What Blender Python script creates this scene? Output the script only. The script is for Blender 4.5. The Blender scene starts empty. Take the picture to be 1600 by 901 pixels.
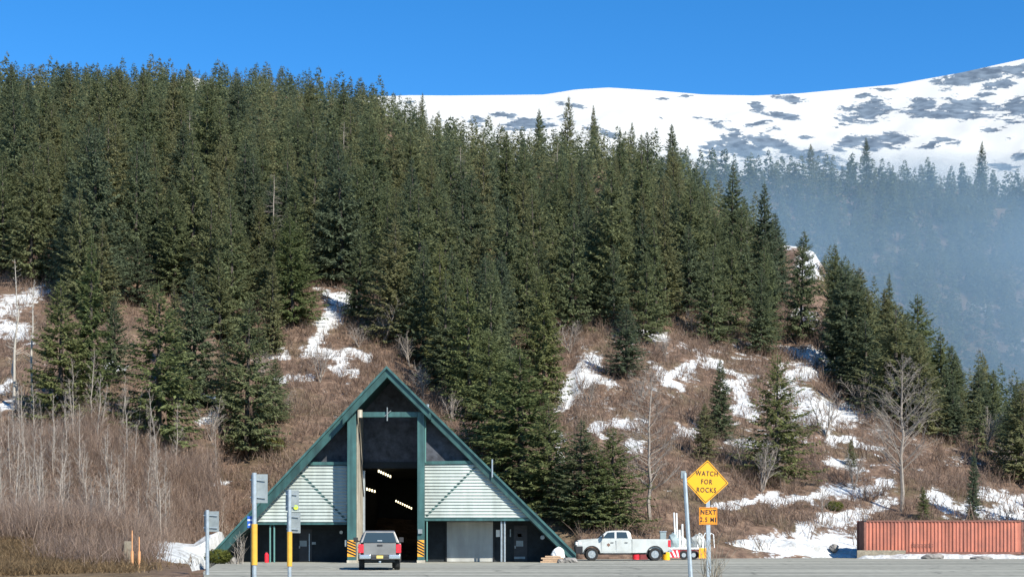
import bpy, bmesh, math, random
import numpy as np
from mathutils import Vector, Matrix, Euler

rng = np.random.default_rng(7)
random.seed(7)
SC = bpy.context.scene
COL = SC.collection
F = 2200.0          # focal length in photo pixels (photo is 1600 wide)
EYE = 1.4           # camera height
HZN = 843.0         # photo row of the horizon

def P(px, py, Y):
    return Vector(((px - 800) / F * Y, Y, EYE + (HZN - py) / F * Y))

def G(px, py):      # point of the flat lot seen at a pixel
    Y = F * EYE / (py - HZN)
    return Vector(((px - 800) / F * Y, Y, 0.0))

# ------------------------------------------------------------------ materials
def sock(nt, a, b): nt.links.new(a, b)

def mat(name, col, rough=0.7, metal=0.0, var=0.0, scale=3.0, bump=0.0, spec=0.5, emit=None, estr=0.0, dirt=None, dirt_amt=0.5, coat=0.0, streak=None):
    m = bpy.data.materials.new(name); m.use_nodes = True
    nt = m.node_tree; b = nt.nodes['Principled BSDF']
    b.inputs['Base Color'].default_value = (*col, 1)
    b.inputs['Roughness'].default_value = rough
    b.inputs['Metallic'].default_value = metal
    b.inputs['Specular IOR Level'].default_value = spec
    b.inputs['Coat Weight'].default_value = coat
    if emit:
        b.inputs['Emission Color'].default_value = (*emit, 1)
        b.inputs['Emission Strength'].default_value = estr
    if var or dirt:
        tc = nt.nodes.new('ShaderNodeTexCoord')
        n = nt.nodes.new('ShaderNodeTexNoise'); n.inputs['Scale'].default_value = scale; n.inputs['Detail'].default_value = 6
        n.inputs['Roughness'].default_value = 0.65
        sock(nt, tc.outputs['Object'], n.inputs['Vector'])
        r = nt.nodes.new('ShaderNodeValToRGB')
        d = dirt if dirt else tuple(c * (1 - var) for c in col)
        l = col if dirt else tuple(min(1, c * (1 + var)) for c in col)
        r.color_ramp.elements[0].position = 0.32 if not dirt else 0.30; r.color_ramp.elements[0].color = (*d, 1)
        r.color_ramp.elements[1].position = 0.68 if not dirt else 0.30 + 0.5 * dirt_amt; r.color_ramp.elements[1].color = (*l, 1)
        sock(nt, n.outputs['Fac'], r.inputs['Fac']); sock(nt, r.outputs['Color'], b.inputs['Base Color'])
        if streak:
            mp = nt.nodes.new('ShaderNodeMapping'); mp.inputs['Scale'].default_value = streak[:3]; sock(nt, tc.outputs['Object'], mp.inputs['Vector'])
            ns = nt.nodes.new('ShaderNodeTexNoise'); ns.inputs['Scale'].default_value = 1; ns.inputs['Detail'].default_value = 5; sock(nt, mp.outputs['Vector'], ns.inputs['Vector'])
            mr = nt.nodes.new('ShaderNodeMapRange'); mr.inputs['From Min'].default_value = .35; mr.inputs['From Max'].default_value = .62; mr.inputs['To Min'].default_value = streak[3]; mr.inputs['To Max'].default_value = 1.08
            sock(nt, ns.outputs['Fac'], mr.inputs['Value'])
            ml = nt.nodes.new('ShaderNodeMix'); ml.data_type = 'RGBA'; ml.blend_type = 'MULTIPLY'; ml.inputs['Factor'].default_value = 1
            sock(nt, r.outputs['Color'], ml.inputs['A']); sock(nt, mr.outputs['Result'], ml.inputs['B']); sock(nt, ml.outputs['Result'], b.inputs['Base Color'])
        if bump:
            bp = nt.nodes.new('ShaderNodeBump'); bp.inputs['Strength'].default_value = bump; bp.inputs['Distance'].default_value = 0.05
            sock(nt, n.outputs['Fac'], bp.inputs['Height']); sock(nt, bp.outputs['Normal'], b.inputs['Normal'])
    return m

M = {}
M['teal'] = mat('teal_paint', (0.022, 0.072, 0.066), 0.5, var=0.22, scale=1.5, streak=(2.5, 2, .3, .6))
M['teal_light'] = mat('teal_trim', (0.036, 0.104, 0.098), 0.5, var=0.18, scale=1.5, streak=(3, 2, .25, .62))
M['mint'] = mat('mint_siding', (0.37, 0.415, 0.38), 0.55, var=0.12, scale=0.7, streak=(1.6, 1, .18, .80))
M['dark_wall'] = mat('dark_wall', (0.013, 0.018, 0.021), 0.85, var=0.45, scale=2.0, bump=0.3)
M['shingle'] = mat('dark_shingle', (0.060, 0.066, 0.080), 0.9, var=0.5, scale=2.2, bump=0.5)
M['cream'] = mat('cream_concrete', (0.52, 0.47, 0.37), 0.85, dirt=(0.34, 0.30, 0.23), scale=0.9, dirt_amt=0.7, streak=(2, 2, .2, .6))
M['roof_metal'] = mat('roof_sheet', (0.03, 0.06, 0.057), 0.5, var=0.2)
M['grey_door'] = mat('grey_door', (0.44, 0.44, 0.40), 0.6, var=0.08, scale=0.7, streak=(1.2, 1, .25, .72))
M['galv'] = mat('galvanised', (0.42, 0.46, 0.47), 0.45, metal=0.6, var=0.18, scale=6)
M['sign_back'] = mat('sign_back', (0.22, 0.25, 0.25), 0.55, metal=0.3, var=0.2, scale=3)
M['yellow_sleeve'] = mat('yellow_sleeve', (0.60, 0.32, 0.03), 0.6, var=0.12, scale=4)
M['sign_yellow'] = mat('sign_yellow', (0.80, 0.375, 0.004), 0.45, var=0.03, scale=2)
M['sign_orange'] = mat('sign_orange', (0.80, 0.29, 0.006), 0.45, var=0.03, scale=2)
M['black'] = mat('black_paint', (0.012, 0.012, 0.012), 0.5)
M['white'] = mat('white_paint', (0.78, 0.79, 0.76), 0.5, var=0.05)
M['hazard'] = mat('hazard_yellow', (0.75, 0.33, 0.02), 0.6, var=0.1)
M['blue'] = mat('blue_sign', (0.02, 0.10, 0.42), 0.5)
M['lime'] = mat('lime_sticker', (0.55, 0.70, 0.05), 0.5)
M['white_car'] = mat('white_car_paint', (0.50, 0.525, 0.50), 0.35, dirt=(0.38, 0.39, 0.36), scale=1.2, dirt_amt=0.7, coat=0.25)
M['silver_car'] = mat('silver_car_paint', (0.225, 0.222, 0.208), 0.45, metal=0.35, dirt=(0.16, 0.156, 0.145), scale=1.5, dirt_amt=0.7, coat=0.2)
M['car_glass'] = mat('car_glass', (0.03, 0.045, 0.05), 0.08, spec=0.8)
M['tyre'] = mat('tyre_rubber', (0.018, 0.018, 0.018), 0.9, var=0.3, scale=8)
M['rim'] = mat('rim_alloy', (0.50, 0.50, 0.48), 0.35, metal=0.7, var=0.15, scale=9)
M['trim_black'] = mat('black_trim', (0.02, 0.02, 0.022), 0.6, var=0.3)
M['chrome'] = mat('chrome_bumper', (0.55, 0.56, 0.57), 0.25, metal=0.9)
M['red_lens'] = mat('red_lens', (0.62, 0.015, 0.03), 0.2, spec=0.7)
M['clear_lens'] = mat('clear_lens', (0.62, 0.65, 0.66), 0.2, spec=0.8)
M['plate'] = mat('plate_yellow', (0.62, 0.48, 0.14), 0.5)
M['emblem'] = mat('door_emblem', (0.16, 0.09, 0.06), 0.5)
M['red_plastic'] = mat('red_plastic', (0.70, 0.02, 0.035), 0.4, var=0.1)
M['dark_red'] = mat('dark_red_board', (0.16, 0.025, 0.025), 0.6, var=0.35, scale=3)
M['yellow_plastic'] = mat('yellow_plastic', (0.90, 0.42, 0.01), 0.45, var=0.06)
M['orange_plastic'] = mat('orange_plastic', (0.85, 0.27, 0.02), 0.5, var=0.08)
M['tarp'] = mat('pale_tarp', (0.40, 0.41, 0.38), 0.7, var=0.3, scale=2, bump=0.5)
M['wood_old'] = mat('weathered_wood', (0.21, 0.18, 0.13), 0.9, var=0.35, scale=5, bump=0.4)
M['lumber'] = mat('pale_lumber', (0.42, 0.28, 0.17), 0.8, var=0.25, scale=5)
M['lamp'] = mat('lamp_tube', (0.9, 0.85, 0.7), 0.4, emit=(1.0, 0.86, 0.55), estr=2.2)
M['bark'] = mat('spruce_bark', (0.055, 0.045, 0.036), 0.9, var=0.3, scale=4)
M['bark_pale'] = mat('pale_bark', (0.27, 0.235, 0.195), 0.85, var=0.25, scale=5)
M['bark_grey'] = mat('grey_twig', (0.24, 0.205, 0.17), 0.9, var=0.25, scale=3)
M['snag'] = mat('bleached_snag', (0.36, 0.33, 0.28), 0.85, var=0.2, scale=3)
M['rock'] = mat('grey_rock', (0.20, 0.185, 0.165), 0.9, var=0.35, scale=3, bump=0.6)
M['teal_pipe'] = mat('teal_pipe', (0.10, 0.22, 0.20), 0.5)
M['stake'] = mat('faded_orange', (.55, .27, .12), .7, var=.15, scale=4)
M['grey_box'] = mat('grey_cabinet', (0.24, 0.30, 0.30), 0.6, var=0.15)

def snow_mat():
    m = bpy.data.materials.new('old_snow'); m.use_nodes = True
    nt = m.node_tree; b = nt.nodes['Principled BSDF']; N = nt.nodes.new
    tc = N('ShaderNodeTexCoord')
    n = N('ShaderNodeTexNoise'); n.inputs['Scale'].default_value = 1.3; n.inputs['Detail'].default_value = 8; n.inputs['Roughness'].default_value = .7
    r = N('ShaderNodeValToRGB')
    r.color_ramp.elements[0].position = .30; r.color_ramp.elements[0].color = (.26, .25, .22, 1)
    r.color_ramp.elements[1].position = .60; r.color_ramp.elements[1].color = (.56, .575, .565, 1)
    sock(nt, tc.outputs['Object'], n.inputs['Vector']); sock(nt, n.outputs['Fac'], r.inputs['Fac']); sock(nt, r.outputs['Color'], b.inputs['Base Color'])
    b.inputs['Roughness'].default_value = .7
    bp = N('ShaderNodeBump'); bp.inputs['Strength'].default_value = .7; bp.inputs['Distance'].default_value = .25
    n2 = N('ShaderNodeTexNoise'); n2.inputs['Scale'].default_value = 3.5; n2.inputs['Detail'].default_value = 6
    sock(nt, tc.outputs['Object'], n2.inputs['Vector']); sock(nt, n2.outputs['Fac'], bp.inputs['Height']); sock(nt, bp.outputs['Normal'], b.inputs['Normal'])
    return m
M['snow'] = snow_mat()

def hill_mat():
    m = bpy.data.materials.new('hillside_ground'); m.use_nodes = True
    nt = m.node_tree; b = nt.nodes['Principled BSDF']; N = nt.nodes.new
    tc = N('ShaderNodeTexCoord'); at = N('ShaderNodeAttribute'); at.attribute_name = 'snow'
    gr = N('ShaderNodeAttribute'); gr.attribute_name = 'grassy'
    def noise(sc, det=8, ro=.65):
        n = N('ShaderNodeTexNoise'); n.inputs['Scale'].default_value = sc; n.inputs['Detail'].default_value = det; n.inputs['Roughness'].default_value = ro
        sock(nt, tc.outputs['Object'], n.inputs['Vector']); return n
    n1 = noise(.9); n2 = noise(.12, 5); n3 = noise(.55, 9, .72)
    r = N('ShaderNodeValToRGB'); e = r.color_ramp.elements
    e[0].position = .30; e[0].color = (.055, .040, .030, 1); e[1].position = .72; e[1].color = (.29, .20, .14, 1)
    k = e.new(.5); k.color = (.145, .095, .067, 1)
    sock(nt, n1.outputs['Fac'], r.inputs['Fac'])
    mx = N('ShaderNodeMix'); mx.data_type = 'RGBA'
    sock(nt, r.outputs['Color'], mx.inputs['A']); mx.inputs['B'].default_value = (.10, .085, .045, 1)
    mr = N('ShaderNodeMapRange'); mr.inputs['From Min'].default_value = .5; mr.inputs['From Max'].default_value = .65; mr.inputs['To Max'].default_value = .7
    sock(nt, n2.outputs['Fac'], mr.inputs['Value']); sock(nt, mr.outputs['Result'], mx.inputs['Factor'])
    mg = N('ShaderNodeMix'); mg.data_type = 'RGBA'
    r2 = N('ShaderNodeValToRGB'); e2 = r2.color_ramp.elements
    e2[0].position = .3; e2[0].color = (.08, .056, .033, 1); e2[1].position = .7; e2[1].color = (.22, .155, .09, 1)
    sock(nt, n3.outputs['Fac'], r2.inputs['Fac'])
    sock(nt, gr.outputs['Fac'], mg.inputs['Factor']); sock(nt, mx.outputs['Result'], mg.inputs['A']); sock(nt, r2.outputs['Color'], mg.inputs['B'])
    # snow where the thaw has left it, its edge broken up
    ma = N('ShaderNodeMath'); ma.operation = 'MULTIPLY_ADD'; ma.inputs[1].default_value = 2.4; ma.inputs[2].default_value = -1.2
    sock(nt, n3.outputs['Fac'], ma.inputs[0])
    n4 = noise(2.6, 6, .75)
    mf = N('ShaderNodeMath'); mf.operation = 'MULTIPLY_ADD'; mf.inputs[1].default_value = 1.1; mf.inputs[2].default_value = -.55; sock(nt, n4.outputs['Fac'], mf.inputs[0])
    a0 = N('ShaderNodeMath'); a0.operation = 'ADD'; sock(nt, ma.outputs[0], a0.inputs[0]); sock(nt, mf.outputs[0], a0.inputs[1])
    ad = N('ShaderNodeMath'); ad.operation = 'ADD'; sock(nt, at.outputs['Fac'], ad.inputs[0]); sock(nt, a0.outputs[0], ad.inputs[1])
    ms = N('ShaderNodeMapRange'); ms.inputs['From Min'].default_value = .40; ms.inputs['From Max'].default_value = .62
    sock(nt, ad.outputs[0], ms.inputs['Value'])
    mc = N('ShaderNodeMix'); mc.data_type = 'RGBA'
    sock(nt, ms.outputs['Result'], mc.inputs['Factor']); sock(nt, mg.outputs['Result'], mc.inputs['A']); mc.inputs['B'].default_value = (.58, .59, .58, 1)
    sock(nt, mc.outputs['Result'], b.inputs['Base Color']); b.inputs['Roughness'].default_value = .9; b.inputs['Specular IOR Level'].default_value = .15
    bp = N('ShaderNodeBump'); bp.inputs['Strength'].default_value = .9; bp.inputs['Distance'].default_value = .5
    sock(nt, n1.outputs['Fac'], bp.inputs['Height']); sock(nt, bp.outputs['Normal'], b.inputs['Normal'])
    return m
M['hill'] = hill_mat()

def mountain_mat():
    m = bpy.data.materials.new('mountain_snow'); m.use_nodes = True
    nt = m.node_tree; b = nt.nodes['Principled BSDF']; N = nt.nodes.new
    tc = N('ShaderNodeTexCoord'); at = N('ShaderNodeAttribute'); at.attribute_name = 'rock'
    n = N('ShaderNodeTexNoise'); n.inputs['Scale'].default_value = .03; n.inputs['Detail'].default_value = 12; n.inputs['Roughness'].default_value = .72
    mpg = N('ShaderNodeMapping'); mpg.inputs['Scale'].default_value = (1.0, .45, 1.5); mpg.inputs['Rotation'].default_value = (0, .25, 0)
    sock(nt, tc.outputs['Object'], mpg.inputs['Vector']); sock(nt, mpg.outputs['Vector'], n.inputs['Vector'])
    ma = N('ShaderNodeMath'); ma.operation = 'MULTIPLY_ADD'; ma.inputs[1].default_value = 3.0; ma.inputs[2].default_value = -1.5
    sock(nt, n.outputs['Fac'], ma.inputs[0])
    ad = N('ShaderNodeMath'); ad.operation = 'ADD'; sock(nt, at.outputs['Fac'], ad.inputs[0]); sock(nt, ma.outputs[0], ad.inputs[1])
    ms = N('ShaderNodeMapRange'); ms.inputs['From Min'].default_value = .46; ms.inputs['From Max'].default_value = .54
    sock(nt, ad.outputs[0], ms.inputs['Value'])
    n2 = N('ShaderNodeTexNoise'); n2.inputs['Scale'].default_value = .06; n2.inputs['Detail'].default_value = 6
    sock(nt, tc.outputs['Object'], n2.inputs['Vector'])
    r = N('ShaderNodeValToRGB'); r.color_ramp.elements[0].position = .35; r.color_ramp.elements[0].color = (.07, .095, .125, 1)
    r.color_ramp.elements[1].position = .65; r.color_ramp.elements[1].color = (.145, .185, .225, 1)
    sock(nt, n2.outputs['Fac'], r.inputs['Fac'])
    mc = N('ShaderNodeMix'); mc.data_type = 'RGBA'
    sock(nt, ms.outputs['Result'], mc.inputs['Factor']); mc.inputs['A'].default_value = (.47, .47, .445, 1); sock(nt, r.outputs['Color'], mc.inputs['B'])
    sock(nt, mc.outputs['Result'], b.inputs['Base Color']); b.inputs['Roughness'].default_value = .8; b.inputs['Specular IOR Level'].default_value = .2
    return m
M['mountain'] = mountain_mat()

def needle_mat(name, stuff, cols):
    m = bpy.data.materials.new(name); m.use_nodes = True
    nt = m.node_tree; N = nt.nodes.new; nt.nodes.remove(nt.nodes['Principled BSDF'])
    out = nt.nodes['Material Output']
    if stuff:
        src = N('ShaderNodeAttribute'); src.attribute_name = 'tint'; s = src.outputs['Fac']
    else:
        src = N('ShaderNodeObjectInfo'); s = src.outputs['Random']
    r = N('ShaderNodeValToRGB'); e = r.color_ramp.elements
    e[0].position = 0; e[0].color = (*cols[0], 1); e[1].position = 1; e[1].color = (*cols[2], 1)
    k = e.new(.5); k.color = (*cols[1], 1)
    sock(nt, s, r.inputs['Fac'])
    g = N('ShaderNodeNewGeometry')
    mr = N('ShaderNodeMapRange'); mr.inputs['To Min'].default_value = .6; mr.inputs['To Max'].default_value = 1.4
    sock(nt, g.outputs['Random Per Island'], mr.inputs['Value'])
    mul = N('ShaderNodeMix'); mul.data_type = 'RGBA'; mul.blend_type = 'MULTIPLY'; mul.inputs['Factor'].default_value = 1
    sock(nt, r.outputs['Color'], mul.inputs['A']); sock(nt, mr.outputs['Result'], mul.inputs['B'])
    d = N('ShaderNodeBsdfDiffuse'); t = N('ShaderNodeBsdfTranslucent'); mix = N('ShaderNodeMixShader'); mix.inputs['Fac'].default_value = .5
    sock(nt, mul.outputs['Result'], d.inputs['Color']); sock(nt, mul.outputs['Result'], t.inputs['Color'])
    sock(nt, d.outputs[0], mix.inputs[1]); sock(nt, t.outputs[0], mix.inputs[2]); sock(nt, mix.outputs[0], out.inputs['Surface'])
    return m
NC = [(.112, .140, .088), (.162, .186, .093), (.208, .206, .104)]
NL = [(.135, .165, .070), (.160, .185, .080), (.190, .200, .085)]
M['needles'] = needle_mat('spruce_needles', False, NC)
M['needles_light'] = needle_mat('light_needles', False, NL)
M['needles_mass'] = needle_mat('spruce_needles_mass', True, NC)
M['brush'] = needle_mat('brush_stems', True, [(.18, .122, .088), (.29, .212, .16), (.41, .32, .25)])
M['shrub'] = needle_mat('green_shrub', False, [(.10, .12, .03), (.12, .13, .035), (.15, .14, .04)])

def asphalt_mat():
    m = bpy.data.materials.new('dusty_asphalt'); m.use_nodes = True
    nt = m.node_tree; b = nt.nodes['Principled BSDF']; N = nt.nodes.new
    tc = N('ShaderNodeTexCoord'); mp = N('ShaderNodeMapping'); mp.inputs['Scale'].default_value = (.05, .5, 1)
    sock(nt, tc.outputs['Object'], mp.inputs['Vector'])
    n = N('ShaderNodeTexNoise'); n.inputs['Scale'].default_value = 1; n.inputs['Detail'].default_value = 8; n.inputs['Roughness'].default_value = .6
    sock(nt, mp.outputs['Vector'], n.inputs['Vector'])
    n2 = N('ShaderNodeTexNoise'); n2.inputs['Scale'].default_value = 2.5; n2.inputs['Detail'].default_value = 8
    sock(nt, tc.outputs['Object'], n2.inputs['Vector'])
    av = N('ShaderNodeMath'); av.operation = 'MULTIPLY_ADD'; av.inputs[1].default_value = .45
    h = N('ShaderNodeMath'); h.operation = 'MULTIPLY'; h.inputs[1].default_value = .55; sock(nt, n.outputs['Fac'], h.inputs[0])
    sock(nt, n2.outputs['Fac'], av.inputs[0]); sock(nt, h.outputs[0], av.inputs[2])
    r = N('ShaderNodeValToRGB'); r.color_ramp.elements[0].position = .36; r.color_ramp.elements[0].color = (.185, .184, .150, 1)
    r.color_ramp.elements[1].position = .62; r.color_ramp.elements[1].color = (.37, .36, .295, 1)
    sock(nt, av.outputs[0], r.inputs['Fac'])
    vo = N('ShaderNodeTexVoronoi'); vo.feature = 'DISTANCE_TO_EDGE'; vo.inputs['Scale'].default_value = .16
    wn = N('ShaderNodeTexNoise'); wn.inputs['Scale'].default_value = .5; wn.inputs['Detail'].default_value = 5
    sock(nt, tc.outputs['Object'], wn.inputs['Vector'])
    wm = N('ShaderNodeMix'); wm.data_type = 'RGBA'; wm.blend_type = 'LINEAR_LIGHT'; wm.inputs['Factor'].default_value = .9
    sock(nt, tc.outputs['Object'], wm.inputs['A']); sock(nt, wn.outputs['Color'], wm.inputs['B']); sock(nt, wm.outputs['Result'], vo.inputs['Vector'])
    ck = N('ShaderNodeMapRange'); ck.inputs['From Max'].default_value = .018; ck.inputs['To Min'].default_value = .55; ck.inputs['To Max'].default_value = 1.0
    sock(nt, vo.outputs['Distance'], ck.inputs['Value'])
    m3 = N('ShaderNodeMapping'); m3.inputs['Scale'].default_value = (.018, .42, 1); m3.inputs['Rotation'].default_value = (0, 0, .06); sock(nt, tc.outputs['Object'], m3.inputs['Vector'])
    n3 = N('ShaderNodeTexNoise'); n3.inputs['Scale'].default_value = 1; n3.inputs['Detail'].default_value = 4; sock(nt, m3.outputs['Vector'], n3.inputs['Vector'])
    tm_ = N('ShaderNodeMapRange'); tm_.inputs['From Min'].default_value = .36; tm_.inputs['From Max'].default_value = .52; tm_.inputs['To Min'].default_value = .72; sock(nt, n3.outputs['Fac'], tm_.inputs['Value'])
    mm = N('ShaderNodeMath'); mm.operation = 'MULTIPLY'; sock(nt, ck.outputs['Result'], mm.inputs[0]); sock(nt, tm_.outputs['Result'], mm.inputs[1])
    fx = N('ShaderNodeMix'); fx.data_type = 'RGBA'; fx.blend_type = 'MULTIPLY'; fx.inputs['Factor'].default_value = 1
    sock(nt, r.outputs['Color'], fx.inputs['A']); sock(nt, mm.outputs[0], fx.inputs['B']); sock(nt, fx.outputs['Result'], b.inputs['Base Color'])
    b.inputs['Roughness'].default_value = .9; b.inputs['Specular IOR Level'].default_value = .2
    return m
M['asphalt'] = asphalt_mat()
M['earth'] = mat('bare_earth', (.16, .115, .075), .95, var=.4, scale=.4)
M['marking'] = mat('worn_marking', (.50, .48, .38), .8, dirt=(.26, .26, .22), scale=1.5, dirt_amt=.9)

def container_mat():
    m = mat('rusty_orange', (.50, .165, .10), .65, dirt=(.34, .125, .085), scale=.7, dirt_amt=.7, streak=(3.2, 1, .14, .62))
    return m
M['container'] = container_mat()
M['container_dark'] = mat('dark_rust', (.17, .07, .05), .8, var=.4, scale=2)

# ------------------------------------------------------------------ mesh helpers
class MB:
    def __init__(s): s.v = []; s.f = []
    def add(s, vs, fs):
        o = len(s.v); s.v += [tuple(v) for v in vs]; s.f += [tuple(i + o for i in f) for f in fs]; return s
    def box(s, a, b):
        (x0, y0, z0), (x1, y1, z1) = a, b
        return s.add([(x0, y0, z0), (x1, y0, z0), (x1, y1, z0), (x0, y1, z0), (x0, y0, z1), (x1, y0, z1), (x1, y1, z1), (x0, y1, z1)],
                     [(0, 3, 2, 1), (4, 5, 6, 7), (0, 1, 5, 4), (1, 2, 6, 5), (2, 3, 7, 6), (3, 0, 4, 7)])
    def prism(s, pts, vec):
        n = len(pts); p = [Vector(q) for q in pts]; v = Vector(vec)
        return s.add(p + [q + v for q in p], [tuple(range(n - 1, -1, -1)), tuple(range(n, 2 * n))] + [(i, (i + 1) % n, n + (i + 1) % n, n + i) for i in range(n)])
    def loft(s, A, B):
        n = len(A)
        return s.add(list(A) + list(B), [tuple(range(n - 1, -1, -1)), tuple(range(n, 2 * n))] + [(i, (i + 1) % n, n + (i + 1) % n, n + i) for i in range(n)])
    def tube(s, pts, rad, n=6, cap=True):
        pts = [Vector(p) for p in pts]
        if not hasattr(rad, '__len__'): rad = [rad] * len(pts)
        o = len(s.v); u = None
        for i, p in enumerate(pts):
            d = (pts[min(i + 1, len(pts) - 1)] - pts[max(i - 1, 0)]).normalized()
            if u is None: u = d.orthogonal().normalized()
            else: u = (u - d * u.dot(d)).normalized()
            w = d.cross(u)
            for k in range(n):
                a = 2 * math.pi * k / n
                s.v.append(tuple(p + (u * math.cos(a) + w * math.sin(a)) * rad[i]))
        for i in range(len(pts) - 1):
            for k in range(n):
                a = o + i * n + k; b = o + i * n + (k + 1) % n
                s.f.append((a, b, b + n, a + n))
        if cap and n > 2:
            s.f.append(tuple(o + k for k in range(n - 1, -1, -1))); e = o + (len(pts) - 1) * n
            s.f.append(tuple(e + k for k in range(n)))
        return s
    def build(s, name, m, parent=None, bevel=0, off=None, smooth=False, label=None, seg=2):
        me = bpy.data.meshes.new(name)
        off = Vector(off) if off is not None else (parent_off(parent) if parent is not None else Vector())
        me.from_pydata([(v[0] - off.x, v[1] - off.y, v[2] - off.z) for v in s.v], [], s.f)
        bm = bmesh.new(); bm.from_mesh(me)
        bmesh.ops.recalc_face_normals(bm, faces=bm.faces)
        if bevel:
            es = [e for e in bm.edges if len(e.link_faces) == 2 and e.calc_face_angle(0) > .5]
            bmesh.ops.bevel(bm, geom=es, offset=bevel, segments=seg, affect='EDGES', clamp_overlap=True, profile=.6)
        bm.to_mesh(me); bm.free()
        if smooth:
            for p in me.polygons: p.use_smooth = True
        me.materials.append(m)
        o = bpy.data.objects.new(name, me); COL.objects.link(o)
        if parent is not None: o.parent = parent
        if label: o['label'] = label
        return o

OFF = {}
def parent_off(p):
    while p is not None:
        if p.name in OFF: return OFF[p.name]
        p = p.parent
    return Vector()

def thing(name, label, cat, loc=(0, 0, 0), rz=0, group=None, local=False):
    o = bpy.data.objects.new(name, None); COL.objects.link(o)
    o.empty_display_size = .3
    o.location = loc; o.rotation_euler = (0, 0, rz)
    OFF[o.name] = Vector((0, 0, 0)) if local else Vector(loc)
    o['label'] = label; o['category'] = cat; o['kind'] = 'thing'
    if group: o['group'] = group
    return o

def tag(o, label, cat, group=None, kind='thing'):
    o['label'] = label
    if cat: o['category'] = cat
    o['kind'] = kind
    if group: o['group'] = group
    return o

def mesh_np(name, V, T, m, attrs=None, smooth=False, quads=False):
    k = 4 if quads else 3
    me = bpy.data.meshes.new(name)
    V = np.asarray(V, np.float32); T = np.asarray(T, np.int32)
    me.vertices.add(len(V)); me.vertices.foreach_set('co', V.ravel())
    me.loops.add(T.size); me.loops.foreach_set('vertex_index', T.ravel())
    me.polygons.add(len(T)); me.polygons.foreach_set('loop_start', np.arange(0, T.size, k, dtype=np.int32))
    me.update(calc_edges=True); me.validate()
    if smooth: me.polygons.foreach_set('use_smooth', np.ones(len(T), bool))
    for a, d in (attrs or {}).items():
        at = me.attributes.new(a, 'FLOAT', 'POINT'); at.data.foreach_set('value', np.asarray(d, np.float32))
    me.materials.append(m)
    return me

def link(name, me, parent=None):
    o = bpy.data.objects.new(name, me); COL.objects.link(o)
    if parent is not None: o.parent = parent
    return o

TAB = np.random.default_rng(3).random((256, 256))
def vn(x, y):
    xi = np.floor(x).astype(int); yi = np.floor(y).astype(int); fx = x - xi; fy = y - yi
    fx = fx * fx * (3 - 2 * fx); fy = fy * fy * (3 - 2 * fy)
    a = TAB[xi & 255, yi & 255]; b = TAB[(xi + 1) & 255, yi & 255]; c = TAB[xi & 255, (yi + 1) & 255]; d = TAB[(xi + 1) & 255, (yi + 1) & 255]
    return (a * (1 - fx) + b * fx) * (1 - fy) + (c * (1 - fx) + d * fx) * fy
def fbm(x, y, o=4):
    s = 0; a = .5
    for i in range(o):
        s = s + a * (vn(x * 2 ** i + 17 * i, y * 2 ** i + 31 * i) - .5); a *= .5
    return s

# ------------------------------------------------------------------ terrain
_p0 = [-900, 0, 150, 220, 300, 338, 346, 894, 905, 1100, 1300, 1600, 2500]
_y0 = [92, 94, 94, 95, 96, 96, 104, 104, 102, 106, 111, 113, 113]
_pr = [-900, 0, 430, 600, 700, 850, 1000, 1060, 1150, 1225, 1270, 1310, 1440, 1600, 1900, 2500]
_yr = [430, 430, 420, 400, 390, 375, 350, 340, 315, 290, 275, 260, 225, 190, 165, 150]
_er = [148, 148, 137, 176, 226, 248, 258, 278, 334, 366, 374, 440, 545, 675, 780, 810]

def sstep(a, b, x):
    t = np.clip((x - a) / (b - a), 0, 1); return t * t * (3 - 2 * t)

def hz(px, Y):
    px = np.asarray(px, float); Y = np.asarray(Y, float)
    Y0 = np.interp(px, _p0, _y0); Yr = np.interp(px, _pr, _yr); e = (HZN - np.interp(px, _pr, _er)) / F
    zr = e * Yr + EYE; s = zr / (Yr - Y0)
    t = Y - Y0; d = Y - Yr
    z = s * np.maximum(t, 0) - (s + .35) * 6 * np.logaddexp(0, d / 6)
    z = z - .35 * (t <= 0)
    X = (px - 800) / F * Y
    n = fbm(X / 22, Y / 22, 4) * 5.0 * np.clip(t / 22, 0, 1) + fbm(X / 4.0 + 9, Y / 4.0, 3) * 1.1 * np.clip(t / 5, 0, 1)
    z = z + n
    bk = np.interp(px, [-900, 150, 235, 300], [1, 1, .55, 0])
    bank = bk * 2.0 * sstep(55, 92, Y) + bk * .3 * fbm(X / 3, Y / 3, 3) * sstep(56, 64, Y)
    z = z + bank + .35 * (t <= 0) * (bk > .01) * sstep(53, 57, Y)
    return z

def proj_y(px, Y): return HZN - (hz(px, Y) - EYE) / Y * F

_Ys = np.concatenate([np.arange(54, 130, .5), np.arange(130, 470, 1.0)])
def hit(px, py):            # where the sight line of a photo point meets the slope
    col = proj_y(np.full_like(_Ys, px), _Ys)
    i = np.argmax((col <= py) & (_Ys > np.interp(px, _p0, _y0) - 30))
    if col[i] > py: i = int(np.argmin(col))
    Y = _Ys[i]
    return Vector(((px - 800) / F * Y, Y, float(hz(px, Y))))

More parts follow.
